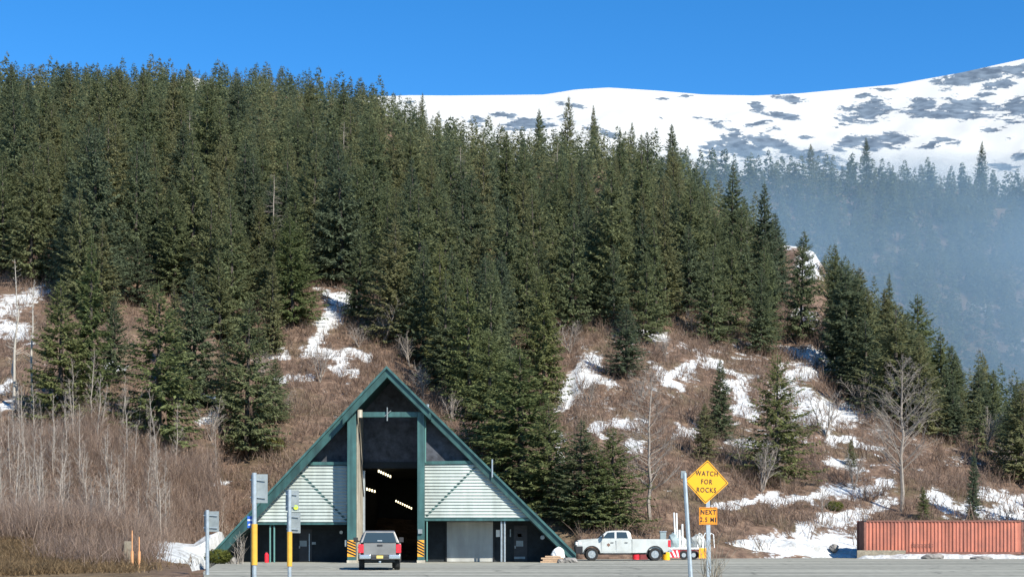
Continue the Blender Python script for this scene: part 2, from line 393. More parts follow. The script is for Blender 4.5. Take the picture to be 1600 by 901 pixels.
# strokes of lying snow: (list of photo points, half width)
STROKES = [
 ([(0, 485), (58, 460)], 11), ([(0, 515), (35, 520)], 12), ([(0, 606), (22, 600)], 6), ([(0, 636), (20, 630)], 8),
 ([(512, 458), (545, 478)], 11), ([(545, 478), (560, 490)], 9), ([(525, 490), (505, 515), (488, 545)], 13), ([(488, 545), (520, 560), (545, 585)], 9), ([(540, 548), (572, 556)], 7),
 ([(428, 552), (448, 556)], 6), ([(438, 592), (482, 590)], 5), ([(528, 582), (545, 590)], 5), ([(175, 572), (200, 578)], 6), ([(305, 622), (345, 618)], 5), ([(318, 655), (335, 645)], 6),
 ([(920, 562), (900, 590), (880, 628)], 13), ([(900, 600), (945, 592)], 9), ([(1000, 522), (1045, 526)], 7), ([(1050, 590), (1085, 575)], 10), ([(1020, 575), (1060, 610)], 6),
 ([(935, 668), (1000, 664)], 10), ([(985, 690), (1000, 700)], 8), ([(868, 680), (876, 715)], 7), ([(1150, 600), (1170, 650)], 14), ([(1140, 692), (1200, 696)], 6), ([(1060, 672), (1085, 676)], 7), ([(1100, 560), (1140, 585)], 5),
 ([(1235, 372), (1275, 378), (1265, 420)], 14), ([(1250, 488), (1275, 508)], 9), ([(1290, 378), (1330, 368)], 6),
 ([(1235, 548), (1320, 562)], 10), ([(1235, 580), (1305, 585)], 13), ([(1230, 610), (1300, 650), (1400, 640)], 15), ([(1240, 650), (1290, 665)], 9), ([(1295, 718), (1340, 728)], 7), ([(1335, 695), (1370, 705)], 5), ([(1300, 690), (1330, 690)], 5),
 ([(1120, 790), (1200, 782), (1290, 776)], 7), ([(1285, 772), (1390, 758)], 11), ([(1110, 795), (1140, 788)], 6), 
 ([(1200, 850), (1345, 845)], 16), ([(1250, 825), (1340, 800), (1385, 785)], 10), ([(1280, 812), (1330, 812)], 8),
 ([(1455, 768), (1482, 795), (1530, 806)], 10), ([(1530, 800), (1620, 808)], 12), ([(1530, 772), (1610, 785)], 9), ([(1560, 790), (1620, 795)], 8), ([(1510, 648), (1570, 656)], 4), ([(1440, 600), (1475, 606)], 4), ([(1400, 560), (1430, 572)], 4), ([(1500, 560), (1540, 580)], 4),
 ([(-10, 772), (32, 776)], 5), ([(160, 763), (262, 763)], 2.5), ([(335, 757), (352, 755)], 3), ([(225, 775), (240, 775)], 3), ([(90, 440), (110, 436)], 3),
]
def snow_field(px, py):
    out = np.zeros_like(px)
    wx = fbm(px / 26, py / 14, 3); wy = fbm(px / 22 + 40, py / 12 + 7, 3)
    px = px + wx * 42; py = py + wy * 24
    for pts, w in STROKES:
        for (x0, y0), (x1, y1) in zip(pts[:-1], pts[1:]):
            dx, dy = x1 - x0, y1 - y0
            t = np.clip(((px - x0) * dx + (py - y0) * dy) / (dx * dx + dy * dy), 0, 1)
            d = np.hypot(px - x0 - t * dx, (py - y0 - t * dy) * 1.15)
            out = np.maximum(out, np.clip(.98 - .44 * d / w, 0, 1))
    return out

pxs = np.concatenate([np.arange(-900, -60, 20), np.arange(-60, 1660, 4.5), np.arange(1660, 2500, 20)])
rows = np.concatenate([np.arange(53, 95, .8), np.arange(95, 150, .55), np.arange(150, 260, 1.1), np.arange(260, 640, 4)])
PX, YY = np.meshgrid(pxs, rows)
ZZ = hz(PX, YY)
XX = (PX - 800) / F * YY
PYY = HZN - (ZZ - EYE) / YY * F
SN = snow_field(PX, PYY)
SN = np.maximum(SN, (.20 + .5 * fbm(PX / 60, PYY / 30, 3)) * sstep(840, 900, PX) * sstep(500, 540, PYY) * (1 - sstep(700, 800, PYY)))
SN = np.maximum(SN, (.10 + .4 * fbm(PX / 60, PYY / 30, 3)) * (1 - sstep(500, 600, PX)) * sstep(540, 560, PYY) * (1 - sstep(640, 680, PYY)))
Y0g = np.interp(PX, _p0, _y0)
GRASS = np.interp(PX, [-900, 180, 300], [1, 1, 0]) * (1 - sstep(80, 93, YY))
n_r, n_c = PX.shape
idx = np.arange(n_r * n_c).reshape(n_r, n_c)
Q = np.stack([idx[:-1, :-1], idx[:-1, 1:], idx[1:, 1:], idx[1:, :-1]], -1).reshape(-1, 4)
me = mesh_np('hillside', np.stack([XX, YY, ZZ], -1).reshape(-1, 3), Q, M['hill'], {'snow': SN.ravel(), 'grassy': GRASS.ravel()}, smooth=True, quads=True)
o = link('hillside', me); tag(o, 'steep brown hillside with melting snow patches behind the tunnel building', None, kind='structure')

# flat ground, lot
g = MB().add([(-6000, -3000, -.40), (6000, -3000, -.40), (6000, 6000, -.40), (-6000, 6000, -.40)], [(0, 1, 2, 3)]).build('ground', M['earth'])
tag(g, 'bare earth ground reaching to the mountains', None, kind='structure')
lot = [(-9, -60), (-9.5, 30), (-11.6, 53), (-13.6, 62), (-17.6, 84), (-19.4, 88), (-19.4, 106), (5.0, 106), (10, 108), (20, 112), (45, 114.5), (120, 114.5), (120, -60)]
a = MB().prism([(x, y, -.41) for x, y in lot], (0, 0, .41)).build('parking_lot', M['asphalt'])
tag(a, 'dusty grey green asphalt lot in front of the tunnel', None, kind='structure')
def stripe(p, q, w, name='road_marking'):
    d = (q - p); d.normalize(); nrm = Vector((-d.y, d.x, 0)) * w / 2
    z = Vector((0, 0, .004))
    s_ = MB().add([p - nrm + z, q - nrm + z, q + nrm + z, p + nrm + z], [(0, 1, 2, 3)]).build(name, M['marking'])
    tag(s_, 'worn pale edge line on the asphalt', None, kind='structure')
stripe(G(338, 897.5), G(530, 888.5), .28)
stripe(G(500, 884.2), G(552, 891), .14)
stripe(G(820, 899), G(1040, 899.4), .10)

# snowy mountain
mpx = np.arange(-1400, 2900, 8.0); mt = np.linspace(0, 1, 90)
TP = [-1400, -400, 100, 240, 300, 360, 450, 560, 640, 700, 760, 850, 900, 950, 1030, 1100, 1180, 1250, 1320, 1400, 1500, 1600, 1800, 2200, 2900]
TY = [260, 240, 190, 140, 119, 142, 165, 152, 149, 149.5, 149, 148, 140, 137, 142, 148, 149.5, 146, 139.5, 132, 114, 92, 60, 40, 60]
MPX, MT = np.meshgrid(mpx, mt)
MY = 1500 + 900 * MT
prof = np.interp(MPX, TP, TY)
base_e = 420.0
ysc = base_e + (prof - base_e) * MT ** .85
MZ = EYE + (HZN - ysc) / F * MY
MX = (MPX - 800) / F * MY
MZ += (fbm(MX / 190, MY / 260, 6) * 75) * (1 - MT ** 6) * MT ** .3
MX_ = MX; 
ROCK = [(1355, 174, 34, 15, -.2), (1440, 168, 26, 12, -.15), (1510, 166, 46, 15, -.15), (1470, 178, 60, 7, 0), (1588, 170, 36, 18, -.35), (1540, 116, 60, 8, -.18), (1590, 112, 30, 8, -.2), (1565, 131, 22, 6, -.1),
        (1195, 222, 60, 9, .35), (1150, 228, 44, 16, 0), (1230, 232, 40, 8, .5), (1330, 222, 26, 9, -.3), (1390, 216, 34, 9, -.05), (1375, 228, 30, 7, 0), (1475, 221, 22, 5, .1), (1450, 230, 14, 4, 0), (1183, 168, 11, 7, 0), (1240, 155, 10, 5, 0),
        (1222, 181, 25, 4, .1), (1230, 153, 26, 3, .1), (1185, 192, 18, 4, -.2), (1212, 200, 14, 3, 0), (790, 181, 26, 4, .12), (745, 187, 10, 8, .6), (830, 194, 40, 7, -.1), (885, 160, 12, 3, -.2), (903, 166, 14, 3, .3), (950, 208, 22, 5, .3), (1380, 140, 14, 2.5, 0), (1345, 150, 12, 2.5, -.2),
        (1595, 245, 12, 5, 0), (1545, 204, 10, 4, .3), (1570, 262, 20, 6, .1), (1070, 150, 8, 2, 0), (1030, 155, 8, 2, 0), (1260, 215, 8, 3, 0), (1290, 250, 30, 8, .3), (640, 160, 6, 3, 0), (1500, 128, 30, 6, -.2)]
rk = np.zeros_like(MPX); msy = HZN - (MZ - EYE) / MY * F
for cx, cy, rx, ry, an in ROCK:
    c_, s_ = math.cos(an), math.sin(an); dx = MPX - cx; dy = msy - cy
    q = np.hypot((dx * c_ + dy * s_) / rx, (-dx * s_ + dy * c_) / ry)
    rk = np.maximum(rk, np.clip(.98 - .46 * q, 0, 1))
n_r, n_c = MPX.shape
idx = np.arange(n_r * n_c).reshape(n_r, n_c)
Q = np.stack([idx[:-1, :-1], idx[:-1, 1:], idx[1:, 1:], idx[1:, :-1]], -1).reshape(-1, 4)
# back side so the ridge has thickness
me = mesh_np('snowy_mountain', np.stack([MX, MY, MZ], -1).reshape(-1, 3), Q, M['mountain'], {'rock': rk.ravel()}, smooth=True, quads=True)
tag(link('snowy_mountain', me), 'snow covered mountain with bare rock bands under the sky', None, kind='structure')

# far slope across the valley
FP = [500, 900, 1040, 1100, 1200, 1300, 1400, 1500, 1600, 1800, 2300, 3000]; FY = [330, 285, 272, 268, 274, 278, 282, 292, 302, 315, 330, 340]
fpx = np.arange(500, 3000, 12.0); ft = np.linspace(0, 1.25, 60)
FPX, FT = np.meshgrid(fpx, ft)
FYY = 560 + 300 * FT
zt = EYE + (HZN - np.interp(FPX, FP, FY)) / F * 860
FZ = np.where(FT <= 1, zt * FT ** .9, zt - (FT - 1) * 300 * .6) - 3
FX = (FPX - 800) / F * FYY
FZ += fbm(FX / 60, FYY / 60, 4) * 14 * np.clip(FT, 0, 1)
fsn = np.clip(fbm(FX / 40 + 5, FYY / 40, 3) * 2.2 - .1, 0, .45)
n_r, n_c = FPX.shape
idx = np.arange(n_r * n_c).reshape(n_r, n_c)
Q = np.stack([idx[:-1, :-1], idx[:-1, 1:], idx[1:, 1:], idx[1:, :-1]], -1).reshape(-1, 4)
me = mesh_np('far_hillside', np.stack([FX, FYY, FZ], -1).reshape(-1, 3), Q, M['hill'], {'snow': fsn.ravel(), 'grassy': np.zeros(fsn.size)}, smooth=True, quads=True)
tag(link('far_hillside', me), 'far hillside across the valley behind the blue glare', None, kind='structure')

# ------------------------------------------------------------------ trees
def crown(seed, H, R, nlev, nb, nt, low=.06, tw=.42, fat=.30, shape=.75):
    r = np.random.default_rng(seed); V = []
    lop = r.uniform(.75, 1.2, 7)
    for i in range(nlev):
        t = (i + r.uniform(-.3, .3)) / nlev; t = min(max(t, 0), .995)
        z = H * (low + (1 - low) * t)
        base = R * ((1 - t) ** shape) * (0.62 + .38 * min(1, t / .12 + .2))
        for b in range(nb):
            if r.random() < .12: continue
            az = r.uniform(0, 2 * math.pi)
            L = base * r.uniform(.62, 1.12) * lop[int(az / (2 * math.pi) * 7) % 7] + .10
            el = math.radians(-14 + 48 * t + r.uniform(-9, 9))
            dx, dy, dz = math.cos(az) * math.cos(el), math.sin(az) * math.cos(el), math.sin(el)
            side = np.array([-math.sin(az), math.cos(az), 0])
            d = np.array([dx, dy, dz]); k = max(4, int(nt * (L / R) ** .7))
            s = r.uniform(.18, 1, k)
            pts = np.outer(s * L, d); pts[:, 2] += z - .16 * L * s + .20 * L * s ** 3
            sg = np.where(r.random(k) < .5, -1, 1); ang = r.uniform(.35, 1.15, k)
            dirs = np.outer(np.cos(ang), d) + np.outer(np.sin(ang) * sg, side)
            dirs[:, 2] += r.uniform(-1.15, .12, k)
            dirs /= np.linalg.norm(dirs, axis=1)[:, None]
            l = (tw * (.55 + .45 * (1 - s)) * r.uniform(.7, 1.3, k))[:, None] * (.28 + .72 * min(1, L / R * 1.7))
            up = r.normal(0, .55, (k, 3)); up[:, 2] += 1; up[:, :2] += d[:2] * .5
            w = np.cross(dirs, up); w /= np.linalg.norm(w, axis=1)[:, None] + 1e-6; w *= l * fat * .5
            mid = pts + dirs * l * .45
            V.append(np.stack([pts, mid + w, pts + dirs * l, mid - w], 1).reshape(-1, 3))
            tip = np.array([[dx * L * .8, dy * L * .8, z + dz * L * .8 - .05 * L]])
            tw_ = side * .10 * min(1, L)
            V.append(np.stack([tip - tw_, tip + d * L * .28 - [0, 0, -.02 * L], tip + tw_, tip - d * .1], 1).reshape(-1, 3))
    # leader shoot
    for k in range(3):
        a = k * 2.1; w = np.array([math.cos(a), math.sin(a), 0]) * .07
        b0 = np.array([0, 0, H * .95])
        V.append(np.array([b0 - w, b0 + [0, 0, H * .03], b0 + [0, 0, H * .085], b0 + w]))
    return np.concatenate(V)

def quadfaces(n): return np.arange(n).reshape(-1, 4)

def trunk_mesh(name, H, r0, m):
    b = MB(); b.tube([(0, 0, -.6), (0.02, 0, H * .4), (-.02, .03, H * .8), (0, 0, H * .97)], [r0, r0 * .72, r0 * .3, .02], 6)
    o = b.build(name, m); me = o.data; bpy.data.objects.remove(o); return me

PROTO = []
for k in range(9):
    H = 14.0; R = [3.7, 3.3, 4.1, 3.0, 3.6, 3.4, 4.3, 2.9, 3.8][k]
    V = crown(100 + k, H, R, 56, 7, 42, low=.05 + .02 * (k % 3), tw=.62, fat=.34, shape=[.8, .7, .72, .9, .65, .85, .7, .75, .8][k])
    cm = mesh_np('crown', V, quadfaces(len(V)), M['needles'], quads=True)
    tm = trunk_mesh('trunk', H, .24, M['bark'])
    cl_ = cm.copy(); cl_.materials[0] = M['needles_light']
    PROTO.append((cm, tm, cl_))

def place_spruce(x, y, z, H, label, group=None, k=None, wide=1.0, name='spruce_tree', cat='spruce tree'):
    k = int(rng.integers(0, 9)) if k is None else k
    r = bpy.data.objects.new(name, None); COL.objects.link(r); r.empty_display_size = .5
    s = H / 14.0
    r.location = (x, y, z); r.scale = (s * wide, s * wide, s); r.rotation_euler = (rng.normal(0, .02), rng.normal(0, .02), rng.uniform(0, 6.28))
    tag(r, label, cat, group)
    lt = any(t_ in label for t_ in ('light green', 'bright green', 'bushy', 'wide green', 'olive spruce left', 'broad olive', 'dense green', 'straight behind', 'just right of the roof peak'))
    for nm, me in (('crown', PROTO[k][2 if lt else 0]), ('trunk', PROTO[k][1])):
        c = bpy.data.objects.new(nm, me); COL.objects.link(c); c.parent = r
    return r

TAKEN = []
def special(px, base, top, label, wide=1.0, k=None):
    p = hit(px, base); H = (base - top) / F * p.y * 1.02
    TAKEN.append((p.x, p.y)); place_spruce(p.x, p.y, p.z - .2, H, label, None, k, wide * (1.25 if px < 480 else 1.12))

special(95, 660, 440, 'broad olive spruce above the bare thicket, beside the bleached snags', .95, 0)
special(140, 640, 372, 'tall slim spruce just right of the broad olive one above the thicket', .75, 3)
special(248, 695, 448, 'wide green spruce standing alone at the top edge of the bare thicket', 1.05, 6)
special(305, 640, 425, 'grey green spruce just right of and behind the wide thicket spruce', .85, 1)
special(385, 712, 470, 'dark spruce reaching lowest between the thicket and the tunnel roof', .9, 2)
special(180, 600, 462, 'spruce in the brown clearing between the tall slim one and the wide thicket one', .85, 5)
special(278, 585, 440, 'spruce on the mid slope behind the wide thicket spruce', .85, 3)
special(352, 660, 540, 'short dark spruce tucked left of the lowest dark spruce', 1.0, 8)
special(430, 660, 560, 'small spruce on the brown slope right of the lowest dark spruce', .9, 2)
special(215, 478, 375, 'dark spruce with drooping skirts over the brown clearing', 1.15, 6)
special(458, 512, 345, 'bright green full spruce at the left rim of the snowy gap above the roof', 1.0, 4)
special(345, 560, 400, 'mid slope spruce between the dark low spruce and the bright full one', .9, 5)
special(425, 555, 400, 'brownish thin spruce left of the snowy gap', .7, 7)
special(618, 540, 350, 'dark spruce on the right rim of the snowy gap above the roof', 1.1, 0)
special(560, 505, 350, 'shaded spruce at the head of the snowy gap', .9, 8)
special(690, 590, 380, 'tall spruce rising straight behind the roof peak', .85, 3)
special(735, 650, 420, 'tall spruce just right of the roof peak', .8, 5)
special(768, 715, 520, 'light green spruce over the right roof slope', 1.3, 2)
special(815, 770, 545, 'light green broad spruce close behind the right roof slope', 1.45, 4)
special(862, 800, 625, 'bushy spruce between the roof slope and the low dark trees over the pickup', 1.4, 6)
special(932, 826, 690, 'short bushy spruce wedged between the two low trees over the pickup', 1.5, 8)
special(850, 640, 430, 'olive spruce left of the narrow snow streak', .85, 1)
special(905, 815, 655, 'low dark spruce above the hood of the white pickup', 1.4, 0)
special(955, 822, 668, 'bushy low spruce above the cab of the white pickup', 1.4, 6)
special(978, 592, 478, 'small dark spruce alone between snow streaks on the brown slope', 1.15, 2)
special(1125, 690, 565, 'spruce with a ragged top above the yellow diamond sign', 1.0, 7)
special(1098, 720, 630, 'short spruce directly above the yellow diamond sign', 1.1, 4)
special(1213, 752, 555, 'bushy spruce standing alone on the snowy slope right of the yellow sign', 1.05, 6)
special(1112, 535, 385, 'spruce over the brown slope at the lower rim of the forest', .95, 0)
special(1188, 556, 420, 'spruce left of the high snow patch', .9, 8)
special(1040, 500, 330, 'tall spruce at the lower rim of the forest above the small dark spruce', .8, 1)
special(930, 490, 330, 'spruce at the forest rim above the narrow snow streak', .9, 4)
special(1215, 480, 335, 'spruce leaning over the left of the high snow patch', .85, 5)
special(1305, 540, 385, 'spruce just right of the high snow patch', .75, 7)
special(1345, 600, 430, 'broad spruce below the ridge, between the snow field and the blue glare', .95, 2)
special(1435, 610, 462, 'dense green spruce on the ridge above the tall bare tree', 1.05, 6)
special(1390, 575, 430, 'thin spruce on the ridge between two broad ones', .75, 3)
special(1472, 648, 520, 'slim ridge spruce right of the dense green one above the tall bare tree', 1.1, 1)
special(1530, 690, 572, 'ridge spruce filling the dip between two dark ridge spruces', 1.2, 5)
special(1488, 690, 585, 'low spruce below the ridge dip, above the thin sparse one', 1.3, 3)
special(1520, 812, 700, 'thin sparse young spruce behind the red container', .62, 7)
special(1444, 812, 758, 'short bushy young spruce beside the bare tree behind the container', .95, 2)
special(1500, 668, 560, 'dark spruce on the lower ridge in front of the blue glare', 1.0, 0)
special(1550, 690, 578, 'ridge spruce next to last before the picture edge', .95, 4)
special(1595, 720, 598, 'ridge spruce at the right picture edge', .95, 8)
special(1330, 735, 690, 'tiny spruce by the snow left of the tall bare tree', .9, 2)

# forest: density over the slope
LB = ([-200, 0, 60, 120, 200, 300, 400, 470, 500, 560, 600, 700, 760, 800, 860, 900, 1000, 1100, 1200, 1240, 1290, 1400, 1500, 1600, 1800],
      [440, 440, 390, 470, 450, 470, 500, 470, 440, 460, 500, 560, 620, 560, 500, 465, 475, 490, 490, 470, 535, 615, 675, 730, 880])
cand = []
for _ in range(60000):
    Y = math.sqrt(rng.uniform(118 ** 2, 440 ** 2)); X = rng.uniform(-.47, .44) * Y
    cand.append((X, Y))
cand = np.array(cand); cpx = 800 + cand[:, 0] / cand[:, 1] * F
cz = hz(cpx, cand[:, 1]); cpy = HZN - (cz - EYE) / cand[:, 1] * F
sn = snow_field(cpx, cpy)
lim = np.interp(cpx, *LB)
pr = np.where(cpy < lim, 1.0, np.where(cpy < lim + 60, .12, .0))
pr *= np.where(sn > .45, 0, 1)
pr *= np.where((fbm(cand[:, 0] / 16 + 3, cand[:, 1] / 22, 3) < -.11) & (cand[:, 1] < 330), .04, 1)
pr *= np.where(((cpx - 55) / 40) ** 2 + ((cpy - 412) / 26) ** 2 < 1, 0, 1)
pr *= np.where((cpx < 66) & (cpy > 445), 0, 1)
pr *= np.where((cpx > 1228) & (cpx < 1274) & (cpy < 440), 0, 1)
Yr_c = np.interp(cpx, _pr, _yr); pr *= np.where(cand[:, 1] < Yr_c + 8, 1, 0)
keep = rng.random(len(cand)) < pr
cand, cpx, cpy, cz = cand[keep], cpx[keep], cpy[keep], cz[keep]
acc = np.array(TAKEN); out = []
for i in range(len(cand)):
    x, y = cand[i]
    dmin = np.interp(y, [120, 250, 420], [4.2, 4.2, 3.9]) * (.72 if cpx[i] > 1260 else 1) * (1 + .35 * (TAB[i % 256, 7] - .4))
    d2 = (acc[:, 0] - x) ** 2 + (acc[:, 1] - y) ** 2
    if d2.min() < dmin * dmin: continue
    acc = np.vstack([acc, [x, y]]); out.append(i)
out = np.array(out)
infr = (cpx[out] > -25) & (cpx[out] < 1625)
dist = cand[out, 1].copy()
hts = np.interp(dist, [120, 200, 320, 430], [14.5, 15, 12.0, 8.4]) * np.where(rng.random(len(out)) < .07, rng.uniform(1.15, 1.4, len(out)), rng.uniform(.55, 1.15, len(out)))
near_r = 1 - sstep(40, 110, Yr_c[keep][out] - dist)
hts *= 1 - near_r * (1 - np.interp(cpx[out], [980, 1080, 1200, 1300, 1600], [1, .78, .62, .66, .70]))
hts *= np.where((cpx[out] > 1215) & (cpx[out] < 1295) & (cpy[out] < 520), .55, 1)
hts *= np.interp(Yr_c[keep][out] - dist, [0, 60], [.78, 1])
size = hts / dist
order = np.argsort(-(size * np.where(infr, 1, 0)))
N_IND = 222
ind = set(order[:N_IND].tolist())
mass_V = []; mass_t = []
TNY2 = [crown(340 + k, 14.0, [4.0, 3.6, 4.4, 3.8][k], 22, 6, 6, low=.06, tw=1.25, fat=.42, shape=.78) for k in range(4)]
LOW = [crown(300 + k, 14.0, [3.7, 3.3, 4.1, 3.5, 3.1, 3.9][k], 32, 6, 13, low=.08, tw=.95, fat=.40, shape=.78) for k in range(6)]
for j, i in enumerate(out):
    x, y = cand[i]; z = cz[i] - .2; H = hts[j]
    if j in ind:
        place_spruce(x, y, z, H, 'dark olive spruce packed among the others in the dense hillside forest', 'spruces of the dense hillside forest', None, rng.uniform(.8, 1.15) * (1.25 if cpx[i] > 1260 else 1))
    else:
        b = LOW[int(rng.integers(0, 6))] if y < 265 else TNY2[int(rng.integers(0, 4))]; s = H / 14; w = rng.uniform(.85, 1.15); a = rng.uniform(0, 6.28); c_, s_ = math.cos(a), math.sin(a)
        V = np.empty_like(b); V[:, 0] = (b[:, 0] * c_ - b[:, 1] * s_) * s * w + x; V[:, 1] = (b[:, 0] * s_ + b[:, 1] * c_) * s * w + y; V[:, 2] = b[:, 2] * s + z
        mass_V.append(V); mass_t.append(np.full(len(b), rng.random()))
mass_V = np.concatenate(mass_V); mass_t = np.concatenate(mass_t)
me = mesh_np('forest', mass_V, quadfaces(len(mass_V)), M['needles_mass'], {'tint': mass_t}, quads=True)
tag(link('forest', me), 'dense spruce forest higher up the hillside to the ridge', None, kind='stuff')
print('forest', len(out), 'mass quads', len(mass_V) // 4)

# far forest behind the glare volume
TINY = [crown(400 + k, 14.0, [2.9, 2.5, 3.3, 2.7][k], 17, 5, 4, low=.06, tw=1.9, fat=.5, shape=.85) for k in range(4)]
fV = []; ft_ = []
nf = 0
while nf < 1700:
    t = math.sqrt(rng.random()) * 1.0; px = rng.uniform(880, 1980)
    Y = 560 + 300 * t
    py_ = np.interp(px, FP, FY)
    X = (px - 800) / F * Y
    zt_ = EYE + (HZN - py_) / F * 860
    z = zt_ * t ** .9 - 3 + fbm(np.array(X / 60), np.array(Y / 60), 4) * 14 * t
    H = rng.uniform(13, 21); b = TINY[int(rng.integers(0, 4))]; s = H / 14; a = rng.uniform(0, 6.28); c_, s_ = math.cos(a), math.sin(a)
    V = np.empty_like(b); V[:, 0] = (b[:, 0] * c_ - b[:, 1] * s_) * s * 1.1 + X; V[:, 1] = (b[:, 0] * s_ + b[:, 1] * c_) * s * 1.1 + Y; V[:, 2] = b[:, 2] * s + z - 1
    fV.append(V); ft_.append(np.full(len(b), rng.random())); nf += 1
fV = np.concatenate(fV)
me = mesh_np('far_forest', fV, quadfaces(len(fV)), M['needles_mass'], {'tint': np.concatenate(ft_)}, quads=True)
tag(link('far_forest', me), 'far spruce wood across the valley veiled in blue glare', None, kind='stuff')
for px, top, base, lab in ((1534, 218, 292, 'tall lone spruce standing above the glare veiled far ridge'), (1355, 212, 280, 'pointed spruce on the glare veiled far ridge below the rock bands'), (1268, 222, 280, 'slim spruce on the glare veiled far ridge under the snow bowl'),
                           (1052, 190, 275, 'glare veiled spruce where the near forest meets the far ridge')):
    Y = 858.; p = P(px, base, Y)
    place_spruce(p.x, p.y, p.z - 1, (base - top) / F * Y, lab, None, None, .85)
for px, top, base, lab in ((885, 152, 262, 'tallest dark spruce spire standing against the snow mountain'), (930, 165, 262, 'full dark spruce right of the tallest spire against the snow'), (842, 170, 262, 'spruce left of the tallest spire against the snow'), (658, 145, 215, 'spruce at the left end of the snow mountain skyline'),
                           (988, 192, 275, 'spruce tip against the snow right of the two tall spires')):
    Yq = float(np.interp(px, _pr, _yr)) - 4; p = P(px, base, Yq)
    place_spruce(p.x, p.y, float(hz(px, Yq)) - .3, (HZN - top) / F * Yq + EYE - float(hz(px, Yq)) + .3, lab, None, None, .62)

# bare trees
def bare(seed, H, r0, nb, up=.9, sub=4, spread=.33, lowest=.18, crook=.02, nsub2=0):
    r = random.Random(seed); tr = MB(); br = MB()
    pts = [Vector((0, 0, -.3))]; n = 8
    for i in range(1, n + 1): pts.append(Vector((r.gauss(0, crook) * H * .5, r.gauss(0, crook) * H * .5, H * i / n)) + Vector((pts[-1].x, pts[-1].y, 0)) * .6)
    rad = [r0 * (1 - i / n) ** .8 + .012 for i in range(n + 1)]
    tr.tube(pts, rad, 6)
    def at(t):
        q = t * n; i = min(int(q), n - 1); return pts[i].lerp(pts[i + 1], q - i)
    for b in range(nb):
        t = lowest + (1 - lowest) * (b + r.random()) / nb; t = min(t, .98)
        az = r.uniform(0, 6.28); L = H * spread * (1 - t) ** .6 * r.uniform(.6, 1.1) + .25
        d = Vector((math.cos(az), math.sin(az), up + r.uniform(-.25, .3))).normalized()
        p0 = at(t); p1 = p0 + d * L * .5; d2 = (d + Vector((r.gauss(0, .15), r.gauss(0, .15), .3))).normalized(); p2 = p1 + d2 * L * .5
        rb = max(.012, r0 * .34 * (1 - t) + .008)
        br.tube([p0, p1, p2], [rb, rb * .65, .006], 4, False)
        for k in range(sub):
            s = r.uniform(.25, .95); q = p0.lerp(p1, s * 2) if s < .5 else p1.lerp(p2, s * 2 - 1)
            dd = (d + Vector((r.gauss(0, .55), r.gauss(0, .55), r.gauss(.15, .4)))).normalized(); l2 = L * r.uniform(.22, .5)
            br.tube([q, q + dd * l2], [max(.010, rb * .45), .005], 3, False)
            for _ in range(nsub2):
                q2 = q + dd * l2 * r.uniform(.3, .9); d3 = (dd + Vector((r.gauss(0, .6), r.gauss(0, .6), r.gauss(.1, .4)))).normalized()
                br.tube([q2, q2 + d3 * l2 * .5], [.009, .004], 3, False)
    return tr, br

def bare_tree(name, label, cat, loc, seed, H, mt, mb, group=None, **kw):
    root = thing(name, label, cat, loc, rng.uniform(0, 6.28), group, local=True)
    tr, br = bare(seed, H, kw.pop('r0', .1), kw.pop('nb', 30), **kw)
    tr.build('trunk', mt, root, off=(0, 0, 0)); br.build('branches', mb, root, off=(0, 0, 0))
    return root

p = hit(1016, 815); bare_tree('bare_tree', 'tall pale leafless tree standing behind the yellow sign', 'bare tree', p, 11, (815 - 580) / F * p.y, M['bark_grey'], M['bark_grey'], r0=.15, nb=60, sub=6, nsub2=3, spread=.30, up=.55)
p = hit(1408, 800); bare_tree('bare_tree', 'large leafless tree with forked crown behind the left end of the container', 'bare tree', p, 12, (800 - 562) / F * p.y, M['bark_grey'], M['bark_grey'], r0=.19, nb=60, sub=7, nsub2=3, spread=.42, up=.85, lowest=.25)
p = hit(1285, 820); bare_tree('bare_tree', 'low bare shrub tree on the snow bank left of the container', 'bare tree', p, 13, 3.2, M['bark_grey'], M['bark_grey'], r0=.06, nb=22, sub=5, spread=.6, up=.6)
p = hit(868, 800); bare_tree('bare_tree', 'slanting bare sapling just right of the roof foot', 'bare tree', p, 14, 4.5, M['bark_grey'], M['bark_grey'], r0=.07, nb=26, sub=5, spread=.5, up=.8)
for q in ((22, 640, 405, 'tall grey dead snag at the left picture edge', 15), (52, 645, 440, 'white dead snag leaning beside the olive spruce', 16)):
    p = hit(q[0], q[1]); bare_tree('dead_snag', q[3], 'dead tree', p, q[4], (q[1] - q[2]) / F * p.y, M['snag'], M['snag'], r0=.12, nb=40, sub=1, spread=.08, up=.4, lowest=.35, crook=.012)
for px, py, H_, lab, sd_ in ((150, 330, 11, 'grey dead spruce standing in the forest above the brown clearing', 31), (300, 250, 10, 'thin grey dead spruce high in the forest left of centre', 32), (540, 300, 12, 'pale dead spruce trunk deep in the forest above the roof', 33), (720, 330, 12, 'grey dead spruce in the forest above the right roof slope', 34), (870, 300, 11, 'brownish dead spruce below the two tall spires', 35), (1060, 360, 10, 'thin dead spruce near the right rim of the forest', 36), (1165, 420, 9, 'short dead spruce left of the high snow patch', 37), (430, 420, 12, 'leaning dead spruce left of the snowy gap', 38)):
    p = hit(px, py + 40); bare_tree('dead_spruce', lab, 'dead tree', (p.x, p.y - 1.5, p.z), sd_, H_ * 1.25, M['bark_grey'], M['bark_grey'], r0=.15, nb=70, sub=3, spread=.17, up=-.1, lowest=.2, crook=.006)
p = hit(28, 640); bare_tree('dead_snag', 'crooked white dead snag with a broken top between the two taller snags', 'dead tree', p, 19, 8.0, M['snag'], M['snag'], r0=.13, nb=34, sub=1, spread=.10, lowest=.4, crook=.03)

